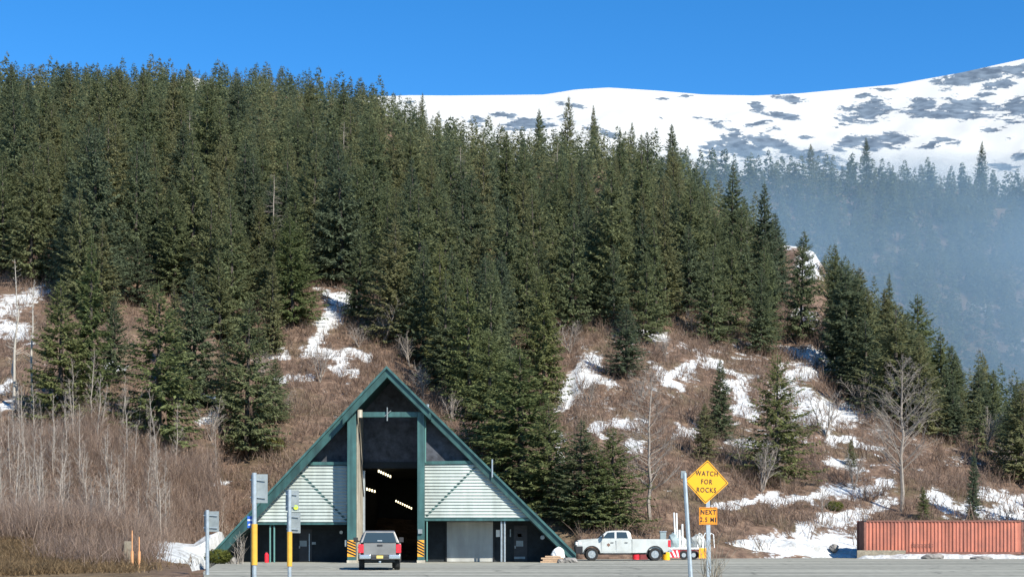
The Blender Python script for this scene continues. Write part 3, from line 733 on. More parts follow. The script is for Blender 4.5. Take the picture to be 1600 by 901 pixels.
ALD = []
for k in range(4):
    tr, br = MB(), MB(); r0_ = random.Random(70 + k)
    for q_ in range(5):
        az = r0_.uniform(0, 6.28); t1, b1 = bare(700 + k * 9 + q_, r0_.uniform(2.6, 4.2), .05, 16, up=.9, sub=4, spread=.34, lowest=.25, crook=.03, nsub2=1)
        ln = Matrix.Rotation(r0_.uniform(.15, .6), 4, Vector((math.cos(az), math.sin(az), 0)))
        tr.add([ln @ Vector(v) for v in t1.v], t1.f); br.add([ln @ Vector(v) for v in b1.v], b1.f)
    tm = tr.build('stems', M['bark_grey'], off=(0, 0, 0)); bm_ = br.build('branches', M['bark_grey'], off=(0, 0, 0)); ALD.append((tm.data, bm_.data)); bpy.data.objects.remove(tm); bpy.data.objects.remove(bm_)
for i, (px, py) in enumerate([(705, 660), (662, 622), (560, 545), (640, 575), (735, 700), (600, 540), (890, 555), (1040, 560), (1085, 528), (1140, 520), (1160, 735), (1190, 770), (1335, 765), (1350, 640), (1290, 690), (1540, 710), (1580, 745), (1465, 680), (432, 650), (405, 600), (500, 600), (1000, 640), (920, 640), (1240, 700), (330, 690)]):
    p = hit(px, py); r = bpy.data.objects.new('leafless_alder', None); COL.objects.link(r); tag(r, 'leafless grey alder bush with several leaning stems on the open brown slope', 'alder bush', 'leafless alder bushes on the slope')
    r.location = (p.x, p.y, p.z); sc_ = rng.uniform(.8, 1.35); r.scale = (sc_, sc_, sc_ * rng.uniform(.8, 1.1)); r.rotation_euler = (0, 0, rng.uniform(0, 6.28))
    for nm, me_ in zip(('stems', 'branches'), ALD[i % 4]):
        c = bpy.data.objects.new(nm, me_); COL.objects.link(c); c.parent = r

# saplings in the thicket left of the tunnel
SAP = []
for k in range(6):
    root = thing('bare_sapling', 'bare pale sapling among many in the brushy thicket left of the tunnel building', 'sapling', (0, 0, -50), 0, 'bare saplings of the thicket', local=True)
    tr, br = bare(50 + k, 6.5, .038, 34, up=1.25, sub=3, spread=.17, lowest=.16, crook=.012, nsub2=1)
    t_ = tr.build('trunk', M['bark_pale'], root, off=(0, 0, 0)); b_ = br.build('branches', M['bark_grey'], root, off=(0, 0, 0))
    SAP.append((root, t_.data, b_.data))
used = set()
spots = []
while len(spots) < 72:
    px = rng.uniform(-10, 350) if rng.random() < .8 else rng.uniform(-10, 200)
    Y = rng.uniform(80, 116)
    if Y < np.interp(px, [0, 220, 330, 350], [76, 84, 97, 104]): continue
    X = (px - 800) / F * Y
    if any((X - a_) ** 2 + (Y - b_) ** 2 < .8 for a_, b_ in spots): continue
    spots.append((X, Y)); k = len(spots) % 6; s = rng.uniform(.5, 1.0)
    if k not in used: r = SAP[k][0]; used.add(k)
    else:
        r = SAP[k][0].copy(); COL.objects.link(r)
        for nm, me_ in (('trunk', SAP[k][1]), ('branches', SAP[k][2])):
            c = bpy.data.objects.new(nm, me_); COL.objects.link(c); c.parent = r
    r.location = (X, Y, float(hz(px, Y)) - .05); r.scale = (s, s, s); r.rotation_euler = (rng.normal(0, .05), rng.normal(0, .05), rng.uniform(0, 6.28))

# brush: uncountable stems over the open slope
def stems(pos, h, lean, w, n_per, r):
    k = len(pos) * n_per
    base = np.repeat(pos, n_per, 0) + np.concatenate([r.normal(0, .35, (k, 2)), np.zeros((k, 1))], 1)
    H = np.repeat(h, n_per) * r.uniform(.45, 1.1, k)
    d = np.stack([r.normal(0, lean, k), r.normal(0, lean, k), np.ones(k)], 1)
    az = r.uniform(0, 3.14, k); side = np.stack([np.cos(az), np.sin(az), np.zeros(k)], 1) * (w * r.uniform(.6, 1.4, k))[:, None]
    kink = base + d * (H * .55)[:, None]
    d2 = d + np.stack([r.normal(0, lean * .8, k), r.normal(0, lean * .8, k), np.zeros(k)], 1)
    tip = kink + d2 * (H * .45)[:, None]
    V = np.stack([base - side, base + side, kink + side * .6, kink - side * .6, kink - side * .6, kink + side * .6, tip + side * .25, tip - side * .25], 1).reshape(-1, 3)
    # two twigs
    tw = []
    for _ in range(2):
        q = base + d * (H * r.uniform(.3, .7, k))[:, None]; dd = d * .8 + np.stack([r.normal(0, .7, k), r.normal(0, .7, k), np.zeros(k)], 1)
        e = q + dd * (H * .38)[:, None]
        tw.append(np.stack([q - side * .45, q + side * .45, e + side * .2, e - side * .2], 1).reshape(-1, 3))
    return np.concatenate([V] + tw)
bp_ = []; bh = []; bp2 = []; bh2 = []
LB2 = np.array([440, 470, 480])
while len(bp_) < 8200:
    px = rng.uniform(-60, 1680, 4000); Y = np.sqrt(rng.uniform(78 ** 2, 250 ** 2, 4000))
    z = hz(px, Y); py = HZN - (z - EYE) / Y * F; X = (px - 800) / F * Y
    y0 = np.interp(px, _p0, _y0)
    ok = (Y > y0 + 1.0) & (py > np.interp(px, *LB) - 25) & (rng.random(4000) < np.where(snow_field(px, py) > .5, .30, 1)) & ~((X > -19.5) & (X < 4.8) & (Y < 116))
    ok &= ~((px > 1040) & (px < 1700) & (Y < y0 + 2))
    ok &= rng.random(4000) < np.where(px < 340, .5, .9)
    for a_, b_, c_, q_ in zip(X[ok], Y[ok], z[ok], px[ok]): bp_.append((a_, b_, c_)); bh.append(rng.uniform(.7, 1.9))
while len(bp2) < 1900:
    px = rng.uniform(-60, 352, 2000); Y = rng.uniform(76, 115, 2000); X = (px - 800) / F * Y
    ok = (Y > np.interp(px, [0, 220, 300, 330, 350], [74, 80, 96, 100, 106]))
    z = hz(px, Y)
    for a_, b_, c_ in zip(X[ok], Y[ok], z[ok]): bp2.append((a_, b_, c_)); bh2.append(rng.uniform(1.2, 3.2) * (.75 + 1.3 * max(-.3, float(fbm(np.array(a_ / 4), np.array(b_ / 4), 2)))))
r_ = np.random.default_rng(99)
VA = stems(np.array(bp_), np.array(bh), .42, .030, 9, r_); VB = stems(np.array(bp2), np.array(bh2), .24, .018, 9, r_)
VV = np.concatenate([VA, VB]); bp3 = []
while len(bp3) < 520:
    px = rng.uniform(60, 245, 500); Y = rng.uniform(60, 84, 500); ok = (Y > np.interp(px, [60, 140, 245], [66, 61, 66]))
    bp3 += list(zip((px[ok] - 800) / F * Y[ok], Y[ok], hz(px[ok], Y[ok])))
VC = stems(np.array(bp3[:520]), r_.uniform(.5, 1.5, 520), .3, .015, 9, r_)
VV = np.concatenate([VV, VC])
tn = np.concatenate([np.repeat(r_.random(len(VA) // 4) * .75, 4), np.repeat(.25 + .75 * r_.random(len(VB) // 4), 4), np.repeat(.8 * r_.random(len(VC) // 4), 4)])
me = mesh_np('brush', VV, quadfaces(len(VV)), M['brush'], {'tint': tn}, quads=True)
tag(link('brush', me), 'bare reddish brown brush covering the open slope', None, kind='stuff')
# dead grass on the bank at the lower left
gp = []
while len(gp) < 5000:
    px = rng.uniform(-40, 300, 2000); Y = rng.uniform(56, 90, 2000); X = (px - 800) / F * Y; z = hz(px, Y)
    ok = (Y > np.interp(px, [0, 200, 300], [56, 58, 66])) & (rng.random(2000) < np.interp(px, [60, 160, 215, 235], [1, .35, .3, .03]))
    gp += list(zip(X[ok], Y[ok], z[ok]))
gp = np.array(gp[:5000]); VG = stems(gp, r_.uniform(.2, .5, len(gp)), .5, .02, 5, r_)
M['drygrass'] = needle_mat('dry_grass', True, [(.15, .10, .055), (.21, .145, .08), (.28, .20, .11)])
me = mesh_np('dry_grass', VG, quadfaces(len(VG)), M['drygrass'], {'tint': np.repeat(r_.random(len(VG) // 4), 4)}, quads=True)
tag(link('dry_grass', me), 'dry tan grass on the low bank beside the road', None, kind='stuff')

# ------------------------------------------------------------------ snow banks
def heap(name, x0, x1, y0, y1, hf, label, step=.22, m='snow'):
    xs = np.arange(x0, x1, step); ys = np.arange(y0, y1, step); A, B = np.meshgrid(xs, ys)
    Z = hf(A, B); n_r, n_c = A.shape
    idx = np.arange(n_r * n_c).reshape(n_r, n_c)
    Q = np.stack([idx[:-1, :-1], idx[:-1, 1:], idx[1:, 1:], idx[1:, :-1]], -1).reshape(-1, 4)
    me = mesh_np(name, np.stack([A, B, Z], -1).reshape(-1, 3), Q, M[m], smooth=True, quads=True)
    return tag(link(name, me), label, None, kind='structure')
def hb1(A, B):
    px = 800 + A / B * F
    px = px + 22 * fbm(A / 2.2, B / 2.2, 2)
    top = np.interp(px, [205, 232, 260, 300, 336, 360], [0, .40, .75, 1.25, 2.0, 2.2])
    f = sstep(63, 88, B - np.interp(px, [200, 340], [0, 6])) * (1 - sstep(92, 95.8, B))
    top = top * np.where(B < 87, 1 - sstep(270, 334, px - np.maximum(0, B - 72) * .6), 1)
    z = top * f * (1 + .25 * fbm(A / 1.5, B / 1.5, 3)) + .22 * fbm(A / 1.1, B / 1.1, 3) * np.minimum(1, f * 3) - .12 - .5 * (top * f < .05) + np.maximum(0, hz(px, B)) * (px < 300)
    return np.where((px < 208) | (A > -18.9 + np.maximum(0, 88 - B) * .1), -1.2, z)
heap('snow_bank', -24.5, -12.5, 62, 96, hb1, 'smooth grey white snow bank against the left foot of the roof')
def hb2(A, B):
    px = 800 + A / B * F
    y0 = np.interp(A, [12, 20, 34, 60], [107.5, 109.5, 111.5, 113])
    d = B - y0
    w = np.interp(px, [1085, 1110, 1180, 1340, 1700], [0, 1.0, 1.35, 1.0, .9]) * (1 + 1.1 * fbm(A / 3.0, B / 3.0, 3)) * np.where((px > 1350) & (px < 1610), .0, 1)
    return w * sstep(0, 1.6, d) * (1 - sstep(3.0, 5.5, d) * .5) + .35 * fbm(A / .7, B / .7, 3) * sstep(.2, 1.5, d) - .12 - 1.0 * (w <= 0.02)
heap('snow_bank', 12, 34, 106, 118, hb2, 'ploughed snow bank along the lot edge left of the container')
def hb3(A, B):
    d = np.abs(B - 106.6); px = 800 + A / B * F
    w = np.interp(px, [1335, 1352, 1450, 1650], [0, .28, .36, .34])
    return w * (1 - sstep(.4, 1.5, d)) * (1 + 1.0 * fbm(A / 1.2, B / 1.2, 3)) + .12 * fbm(A / .5, B / .5, 2) * (1 - sstep(.5, 1.3, d)) - .06 - .3 * (d > 1.4)
heap('snow_ridge', 25.5, 47, 104.8, 108.4, hb3, 'low ridge of ploughed snow in front of the container', .15)

# ------------------------------------------------------------------ tunnel building
YF, YC, YB = 88.0, 86.6, 90.5
YW = YF + 1.9
B0 = Vector((-7.7, YC, 0))
TB = thing('tunnel_building', 'teal A-frame tunnel portal with pale mint siding and tall open doorway', 'tunnel portal', B0)
def pw(px, py, Y): return P(px, py, Y)
def polyY(pts, Y, dY): return MB().prism([P(x, y, Y) for x, y in pts], (0, dY, 0))
apex, footL, footR = (604, 574), (329, 867), (900, 867)
def lerp2(a, b, t): return (a[0] + (b[0] - a[0]) * t, a[1] + (b[1] - a[1]) * t)
def band(p, q, w0, w1, Y, dY):           # strip below the line p-q, w in px measured vertically
    return MB().prism([P(p[0], p[1] + w0, Y), P(q[0], q[1] + w0, Y), P(q[0], q[1] + w1, Y), P(p[0], p[1] + w1, Y)], (0, dY, 0))
# roof slabs running back into the slope
rf = MB()
for ft in (footL, footR):
    rf.prism([P(apex[0], apex[1] + 3, YF), P(ft[0], ft[1] + 3, YF), P(ft[0] + (8 if ft is footL else -8), ft[1] + 9, YF), P(apex[0], apex[1] + 17, YF)], (0, 26, 0))
rf.build('roof', M['roof_metal'], TB)
bk = MB().prism([P(x_, y_, YF) + Vector((0, 25, 0)) for x_, y_ in ((apex[0], apex[1] + 12), (footL[0] + 12, footL[1]), (footR[0] - 12, footR[1]))], (0, .3, 0)).build('rear_wall', M['dark_wall'], TB)
kl = lerp2(apex, footL, .235); kr = lerp2(apex, footR, .225)
# fascias: the middle bay stands further forward
band(kl, footL, 1, 19, YF - .75, .22).build('fascia', M['teal'], TB)
band(kr, footR, 1, 15, YF - .33, .22).build('fascia', M['teal'], TB)
band(apex, lerp2(apex, footL, .25), -1, 16, YC - .45, .22).build('fascia', M['teal'], TB)
band(apex, lerp2(apex, footR, .23), -1, 14, YC - .45, .22).build('fascia', M['teal'], TB)
# soffits between fascia and wall
sf = MB()
sf.prism([P(kl[0], kl[1] + 6, YF - .53), P(footL[0], footL[1] + 6, YF - .53), P(footL[0], footL[1] + 16, YF - .53), P(kl[0], kl[1] + 16, YF - .53)], (0, .52, 0))
sf.prism([P(kr[0], kr[1] + 5, YF - .11), P(footR[0], footR[1] + 5, YF - .11), P(footR[0], footR[1] + 13, YF - .11), P(kr[0], kr[1] + 13, YF - .11)], (0, .10, 0))
for ft, q in ((footL, .25), (footR, .23)):
    e = lerp2(apex, ft, q)
    sf.prism([P(apex[0], apex[1] + 3, YC - .23), P(e[0], e[1] + 3, YC - .23), P(e[0], e[1] + 12, YC - .23), P(apex[0], apex[1] + 12, YC - .23)], (0, 1.9, 0))
sf.build('soffit', M['teal'], TB)
# edge flashing
fl = MB()
for ft, Y, t0, t1 in ((footL, YF - .9, .235, 1), (footR, YF - .48, .225, 1), (footL, YC - .6, 0, .25), (footR, YC - .6, 0, .23)):
    a_, b_ = lerp2(apex, ft, t0), lerp2(apex, ft, t1)
    fl.prism([P(a_[0], a_[1] - 3, Y), P(b_[0], b_[1] - 3, Y), P(b_[0], b_[1] + 1.4, Y), P(a_[0], a_[1] + 1.4, Y)], (0, .12, 0))
fl.build('roof_flashing', M['teal_light'], TB)
# walls
def wl(pts, Y, d=.25): return polyY(pts, Y, d)
gw = MB()
gw.prism([P(x, y, YB) for x, y in ((604, 580), (554, 634), (554, 726), (657, 726), (657, 636))], (0, .25, 0))
gw.build('gable_panel', M['shingle'], TB)
for tri in (((548, 648), (470, 732), (548, 732)), ((664, 648), (664, 732), (748, 732))):
    MB().prism([P(x, y, YF + .55) for x, y in tri], (0, .2, 0)).build('upper_panel', M['shingle'], TB)
lw = MB()
lw.prism([P(x, y, YW + .45) for x, y in ((545, 800), (392, 800), (334, 880), (545, 880))], (0, .2, 0))
lw.prism([P(x, y, YW + .45) for x, y in ((660, 800), (660, 880), (890, 880), (838, 800))], (0, .2, 0))
for i in range(9):        # board joints
    z = .25 + i * .27
    lw.box((P(668, 0, YW).x, YW + .43, z), (P(862 - i * 3, 0, YW).x, YW + .452, z + .2))
    lw.box((P(385 - i * -3, 0, YW).x, YW + .43, z), (P(540, 0, YW).x, YW + .452, z + .2))
lw.build('lower_wall', M['dark_wall'], TB)
for x0_, x1_, yy_ in ((378, 543, 818.5), (664, 836, 812.5)):
    MB().box((P(x0_, 0, YF).x, YF + .31, P(0, yy_, YF).z), (P(x1_, 0, YF).x, YW + .44, P(0, yy_, YF).z + .2)).build('overhang_ceiling', M['dark_wall'], TB)
# lap siding
def siding(xl_top, xr_top, xl_bot, xr_bot, ytop, ybot, n=17):
    b = MB()
    for i in range(n):
        t0, t1 = i / n, (i + 1) / n
        f = .28
        yt = ytop + (ybot - ytop) * t0; yb = ytop + (ybot - ytop) * t1; ym = yt + (yb - yt) * (1 - f)
        L = lambda y: xl_top + (xl_bot - xl_top) * (y - ytop) / (ybot - ytop)
        R = lambda y: xr_top + (xr_bot - xr_top) * (y - ytop) / (ybot - ytop)
        a0, a1 = P(L(yt), yt, YF), P(R(yt), yt, YF); b0, b1 = P(L(ym), ym, YF), P(R(ym), ym, YF); c0, c1 = P(L(yb), yb, YF), P(R(yb), yb, YF)
        for q in (b0, b1): q.y -= .07
        b.add([a0, a1, b1, b0], [(0, 1, 2, 3)]); b.add([b0, b1, c1, c0], [(0, 1, 2, 3)])
        b.add([a0, b0, c0], [(0, 1, 2)]); b.add([a1, c1, b1], [(0, 1, 2)])
    p0, p1, p2, p3 = P(xl_top, ytop, YF + .003), P(xr_top, ytop, YF + .003), P(xr_bot, ybot, YF + .003), P(xl_bot, ybot, YF + .003)
    b.prism([p0, p1, p2, p3], (0, .3, 0))
    return b
siding(462, 542, 374, 542, 727, 816).build('siding', M['mint'], TB)
siding(664, 744, 664, 838, 725, 809).build('siding', M['mint'], TB)
for (a_, b_) in (((460, 729), (541, 812)), ((744, 728), (666, 806))):
    p, q = P(*a_, YF - .05), P(*b_, YF - .05); d = (q - p).normalized(); n_ = Vector((-d.z, 0, d.x)) * .065
    MB().prism([p - n_, q - n_, q + n_, p + n_], (0, .06, 0)).build('brace', M['teal'], TB)
for pts in (((462, 721), (544, 721), (544, 726), (458, 726)), ((663, 720), (740, 719), (744, 724), (663, 725)), ((376, 816.3), (543, 816.3), (543, 819), (374, 819)), ((663, 809.3), (838, 809.3), (841, 813), (663, 813))):
    MB().prism([P(x, y, YF - .12) for x, y in pts], (0, .42, 0)).build('trim_rail', M['teal_light'], TB)
# posts and beam of the middle bay
zg = -.02
def post(x0, x1, ytop):
    a_, b_ = P(x0, 0, YC), P(x1, 0, YC)
    o_ = MB().box((a_.x, YC, zg), (b_.x, YC + .5, P(0, ytop, YC).z)).build('post', M['teal_light'], TB, bevel=.02)
    h = MB()
    z0, z1 = P(0, 869, YC).z, P(0, 843, YC).z
    MB().box((a_.x + .01, YC - .012, z0), (b_.x - .01, YC - .002, z1)).build('hazard_panel', M['hazard'], o_)
    w = b_.x - a_.x - .02
    for k in range(5):
        zz = z0 + .03 + k * (z1 - z0 - .2) / 4.6
        h.prism([(a_.x + .01, YC - .018, zz + .2), (b_.x - .01, YC - .018, zz - .02 if zz - .02 > z0 else z0), (b_.x - .01, YC - .018, zz + .08), (a_.x + .01, YC - .018, zz + .30)], (0, .005, 0))
    h.build('hazard_stripe', M['black'], o_)
    MB().box((a_.x - .03, YC - .03, zg), (b_.x + .03, YC + .53, .16)).build('post_base', M['cream'], o_, bevel=.02)
    return o_
post(542.5, 556, 640); post(652, 663, 643)
MB().box((P(556, 0, YC).x + .01, YC + .1, P(0, 651, YC).z), (P(652, 0, YC).x - .01, YC + .4, P(0, 643, YC).z)).build('cross_beam', M['teal_light'], TB, bevel=.02)
ant = MB().tube([P(605, 657, YC - .02), P(605, 636, YC - .02)], .04, 6).tube([P(601, 650, YC), P(611, 641, YC)], .03, 6)
ant.build('beam_bracket', M['sign_back'], TB)
# recess walls
xl = P(556.5, 0, YC).x + .02
MB().box((xl - .25, YC + .51, 0), (xl, YB - .003, P(0, 640, YC).z)).build('recess_wall', M['cream'], TB)
xr = P(652, 0, YC).x
MB().box((xr + .003, YC + .51, 0), (xr + .2, YB - .003, P(0, 645, YC).z)).build('recess_wall', M['dark_wall'], TB)
MB().tube([P(559, 652, YC + .6) + Vector((.1, 0, 0)), Vector((xl + .06, YC + 2.0, 6.0)), Vector((xl + .06, YB - .3, 4.2))], .035, 5).build('conduit', M['black'], TB)
# doorway: header, jamb strips, dark tunnel behind
MB().prism([P(x, y, YB - .12) for x, y in ((566, 721), (654, 721), (654, 731), (566, 731))], (0, .12, 0)).build('door_header', M['dark_wall'], TB)
MB().box((P(567.5, 0, YB).x, YB - .15, 0), (P(570.5, 0, YB).x, YB + .1, P(0, 735, YB).z)).build('door_track', M['galv'], TB)
z1 = P(0, 724, YB).z
xa, xb = P(571, 0, YB).x - 1.2, P(652, 0, YB).x + 1.0
tn_ = MB(); Ye = 112
tn_.box((xa - .2, YB + .26, 0), (xa, Ye, z1)).box((xb, YB + .26, 0), (xb + .2, Ye, z1)).box((xa, Ye - .2, 0), (xb, Ye, z1)).box((xa - .2, YB + .26, z1), (xb + .2, Ye, z1 + .2))
tn_.build('tunnel_lining', M['dark_wall'], TB)
def lampset(pts, sc):
    q = MB()
    for (px, py, Y) in pts:
        c = P(px, py, Y); q.box((c.x - .09 * sc, c.y - .05, c.z - .26 * sc), (c.x + .07 * sc, c.y + .05, c.z + .02))
    q.build('ceiling_lamp', M['lamp'], TB, bevel=.01)
lampset([(592 + 3.6 * i, 734 + 1.7 * i, 93 + 1.4 * i) for i in range(6)], .55)
lampset([(573.5 + 4 * i, 762 + 1.2 * i, 95 + 1.6 * i) for i in range(4)], .55)
lampset([(619 + 3.4 * i, 781 + 1.6 * i, 110.5 - .5 * i) for i in range(8)], .5)
# left lower features
for x in (422, 428.5): MB().tube([P(x, 880, YF + .1), P(x, 822, YF + .1), P(x + (1.5 if x < 425 else -1.5), 819, YF + .2)], .055, 6).build('drain_pipe', M['teal_pipe'], TB)
def door(x0, x1, ytop, sx, label):
    d = MB().box((P(x0, 0, YW).x, YW + .38, .02), (P(x1, 0, YW).x, YW + .428, P(0, ytop, YW).z)).build('door', M['trim_black'], TB, label=label)
    MB().box((P(sx - 5.5, 0, YW).x, YW + .36, P(0, 853, YW).z), (P(sx + 5.5, 0, YW).x, YW + .378, P(0, 844, YW).z)).build('door_plate', M['sign_back'], d)
    MB().tube([P(x0 + 2, 856, YW + .34), P(x0 + 2, 852, YW + .34)], .04, 6).build('handle', M['galv'], d)
    return d
door(466, 486, 826, 472.5, None); door(803, 824, 820, 812, None)
MB().box((P(481.4, 0, YW).x, YW + .34, .05), (P(482.6, 0, YW).x, YW + .379, P(0, 833, YW).z)).build('door_edge', M['galv'], TB)
MB().box((P(486, 0, YW).x, YW + .39, P(0, 850, YW).z), (P(492, 0, YW).x, YW + .428, P(0, 846, YW).z)).build('wall_plate', M['sign_back'], TB)
lm = P(533, 831, YW + .3); MB().tube([lm, lm + Vector((0, .12, 0))], .11, 8).build('wall_lamp', M['white'], TB)
# right lower features
gd = MB()
for i in range(5):
    zt0 = .02 + i * .51; gd.box((P(698, 0, YW).x, YW + .36 , zt0), (P(770, 0, YW).x, YW + .42, zt0 + .495))
gd.box((P(698, 0, YW).x + .01, YW + .39, .02), (P(770, 0, YW).x - .01, YW + .43, 2.6))
gd.build('roller_door', M['grey_door'], TB)
gf = MB()
for x in (696, 770.6): gf.box((P(x, 0, YW).x, YW + .30, 0), (P(x + 1.6, 0, YW).x, YW + .43, 2.75))
gf.build('door_frame', M['black'], TB)
MB().box((P(775, 0, YW).x, YW + .38, P(0, 838, YW).z), (P(781, 0, YW).x, YW + .428, P(0, 827, YW).z)).build('notice', M['white'], TB)
for x in (783.5, 788.5): MB().tube([P(x, 877, YF + .1), P(x, 814, YF + .1)], .065, 6).build('pipe', M['galv'], TB)
MB().tube([P(667, 876, YF - .05), P(667, 814, YF - .05)], .05, 6).build('pipe', M['teal_pipe'], TB)
MB().tube([P(664.5, 722, YF - .2), P(664.5, 650, YF - .2)], .05, 6).build('pipe', M['teal_pipe'], TB)
for (x0, y0, x1, y1, mm) in ((796.5, 826, 798.5, 838, 'sign_back'), (808.5, 830, 815.5, 838, 'trim_black'), (803.5, 869, 820.5, 872.5, 'sign_back'), (809, 833, 815, 838, 'grey_box')):
    MB().box((P(x0, 0, YW).x, YW + .33, P(0, y1, YW).z), (P(x1, 0, YW).x, YW + .377, P(0, y0, YW).z)).build('wall_plate', M[mm], TB)
c = P(847.5, 839, YW + .35); MB().tube([c, c + Vector((0, .08, 0))], .14, 12).build('wall_gauge', M['galv'], TB)
MB().box((P(653.5, 0, YC).x, YC - .15, P(0, 833, YC).z), (P(660, 0, YC).x, YC - .003, P(0, 826, YC).z)).build('post_lamp', M['sign_back'], TB)
MB().box((P(538.5, 0, YC).x, YC + .1, P(0, 853, YC).z), (P(542, 0, YC).x, YC + .3, P(0, 843, YC).z)).build('switch_box', M['sign_back'], TB)
MB().tube([P(769, 745, YF - .5), P(769, 717, YF - .5)], .05, 6).build('vent_pipe', M['galv'], TB)
MB().tube([P(667, 640, YF - .6), P(668.5, 631, YF - .6)], .09, 6).build('roof_bracket', M['galv'], TB)
MB().tube([P(562.3, 652, YC - .05), P(562.3, 640, YC - .05)], .16, 8).build('post_cap', M['cream'], TB)

# things leaning and lying by the building
e0 = P(416.5, 878, YF - .6); ex = thing('fire_extinguisher', 'red fire extinguisher standing at the dark wall beside the teal pipes', 'fire extinguisher', (e0.x, e0.y, 0))
MB().tube([(e0.x, e0.y, 0), (e0.x, e0.y, .1), (e0.x, e0.y, .5), (e0.x, e0.y, .58), (e0.x, e0.y, .62)], [.12, .13, .13, .08, .05], 10).build('bottle', M['red_plastic'], ex)
MB().box((e0.x - .09, e0.y - .03, .62), (e0.x + .07, e0.y + .03, .68)).build('handle', M['black'], ex)
t0 = P(868, 868, YF - .2)
boulder_later = ('bulk_bag', (2.85, 87.75, .40), (.52, .36, .46), 'white slumped bulk bag under the right foot of the roof', 'white', 21, 'bag')
ls = G(852, 876.5); ls.y = 87.0
for k, (dx, zz, lab) in enumerate(((0, .05, 'lowest plank of the lumber by the right roof foot'), (.15, .16, 'second plank of the lumber by the right roof foot'), (.05, .27, 'third plank of the lumber by the right roof foot'), (.3, .38, 'topmost short plank of the lumber by the right roof foot'))):
    pl = MB().box((1.75 + dx, 87.0, zz - .05), (3.2 - dx * .6, 87.3, zz + .045)).build('plank', M['lumber'], bevel=.008); tag(pl, lab, 'plank')
rb = random.Random(5)
def boulder(name, c, r, lab, m='rock', seed=0, cat='rock'):
    q = bmesh.new(); bmesh.ops.create_icosphere(q, subdivisions=3, radius=1); rr = np.random.default_rng(seed); ph = rr.uniform(0, 9, 6)
    for v in q.verts:
        d = 1 + .16 * math.sin(3 * v.co.x + ph[0]) + .14 * math.sin(4 * v.co.y + ph[1]) * math.cos(3 * v.co.z + ph[2]) + .06 * math.sin(9 * v.co.x + 7 * v.co.z + ph[3])
        v.co = Vector((v.co.x * r[0], v.co.y * r[1], v.co.z * r[2])) * d
    me = bpy.data.meshes.new(name); q.to_mesh(me); q.free(); me.materials.append(M[m])
    o = link(name, me); o.location = c; tag(o, lab, cat); return o
boulder(*boulder_later)
boulder('rock', (3.55, 86.7, .12), (.42, .3, .25), 'tan rubble lump at the foot of the right roof edge', seed=1)
boulder('rock', (3.0, 86.5, .08), (.25, .2, .16), 'small tan rock in front of the stacked planks', seed=2)
boulder('rock', (P(363, 0, 84).x, 84, .12), (.28, .22, .24), 'round grey rock beneath the bare shrub at the left roof foot', seed=3)
boulder('rock', (34.5, 103.5, .06), (.9, .5, .16), 'flat dark rock at the edge of the snow in front of the container', seed=4)
boulder('rock', (31.5, 105.3, .1), (.7, .4, .3), 'dark rubble lump by the left part of the snow ridge', seed=6)
boulder('rock', (25.4, 111.2, .75), (.42, .35, .3), 'grey boulder in the snow beside the container end', seed=5)

# shrubs
def leaf_shrub(name, lab, c, R, H, seed):
    r = np.random.default_rng(seed); n = 1500
    d = r.normal(0, 1, (n, 3)); d /= np.linalg.norm(d, axis=1)[:, None]; rad = r.uniform(.35, 1, n) ** .5
    pts = d * rad[:, None] * [R, R * .8, H * .5] + [0, 0, H * .45]; pts[:, 2] = np.abs(pts[:, 2])
    a = r.normal(0, 1, (n, 3)); a /= np.linalg.norm(a, axis=1)[:, None]; b = np.cross(a, d); l = r.uniform(.05, .11, n)[:, None]
    V = np.stack([pts - a * l, pts + b * l * .5, pts + a * l, pts - b * l * .5], 1).reshape(-1, 3)
    o = link(name, mesh_np(name, V, quadfaces(len(V)), M['shrub'], quads=True)); o.location = c; return tag(o, lab, 'shrub')
leaf_shrub('green_shrub', 'low olive green shrub at the left foot of the roof', (P(341, 0, 83).x, 83, 0), .85, .95, 1)
p = hit(428, 712); leaf_shrub('green_shrub', 'small olive green bush on the brown slope above the left roof edge', (p.x, p.y, p.z), 1.1, 1.6, 2)
p = hit(1303, 798); leaf_shrub('green_shrub', 'dark mossy bush in the snow left of the container', (p.x, p.y, p.z), .9, .9, 3)
def bare_shrub(lab, c, n, H, spread, seed, m='bark_pale', r0=.022):
    r = random.Random(seed); root = thing('bare_shrub', lab, 'shrub', c, 0, local=True); q = MB()
    for i in range(n):
        az = r.uniform(0, 6.28); d = Vector((math.cos(az) * spread * r.random(), math.sin(az) * spread * r.random(), 1)); h = H * r.uniform(.5, 1)
        p0 = Vector((r.gauss(0, .12), r.gauss(0, .12), -.05)); p1 = p0 + d * h * .5; p2 = p1 + (d + Vector((r.gauss(0, .2), r.gauss(0, .2), 0))) * h * .5
        q.tube([p0, p1, p2], [r0, r0 * .7, r0 * .3], 4, False)
        for k in range(4):
            s = p0.lerp(p1, r.uniform(.5, 1)) if k < 2 else p1.lerp(p2, r.uniform(.1, .8)); e = s + (d + Vector((r.gauss(0, .5), r.gauss(0, .5), 0))) * h * r.uniform(.15, .3)
            q.tube([s, e], [r0 * .5, r0 * .2], 3, False)
    q.build('stems', M[m], root, off=(0, 0, 0)); return root
bare_shrub('bare pale shrub against the dark wall at the left roof foot', (P(374, 0, 82).x, 82, 0), 13, 2.1, .45, 4)
bare_shrub('thin bare shrub growing right under the yellow diamond sign', (P(1110, 0, 40).x, 40, 0), 18, 1.7, .5, 6, 'wood_old', .013)

# ------------------------------------------------------------------ vehicles
def arc(yc, zc, r, zb, n=12):
    a0 = math.asin((zb - zc) / r); return [(yc + r * math.cos(a0 + (math.pi - 2 * a0) * i / n), zc + r * math.sin(a0 + (math.pi - 2 * a0) * i / n)) for i in range(n + 1)]

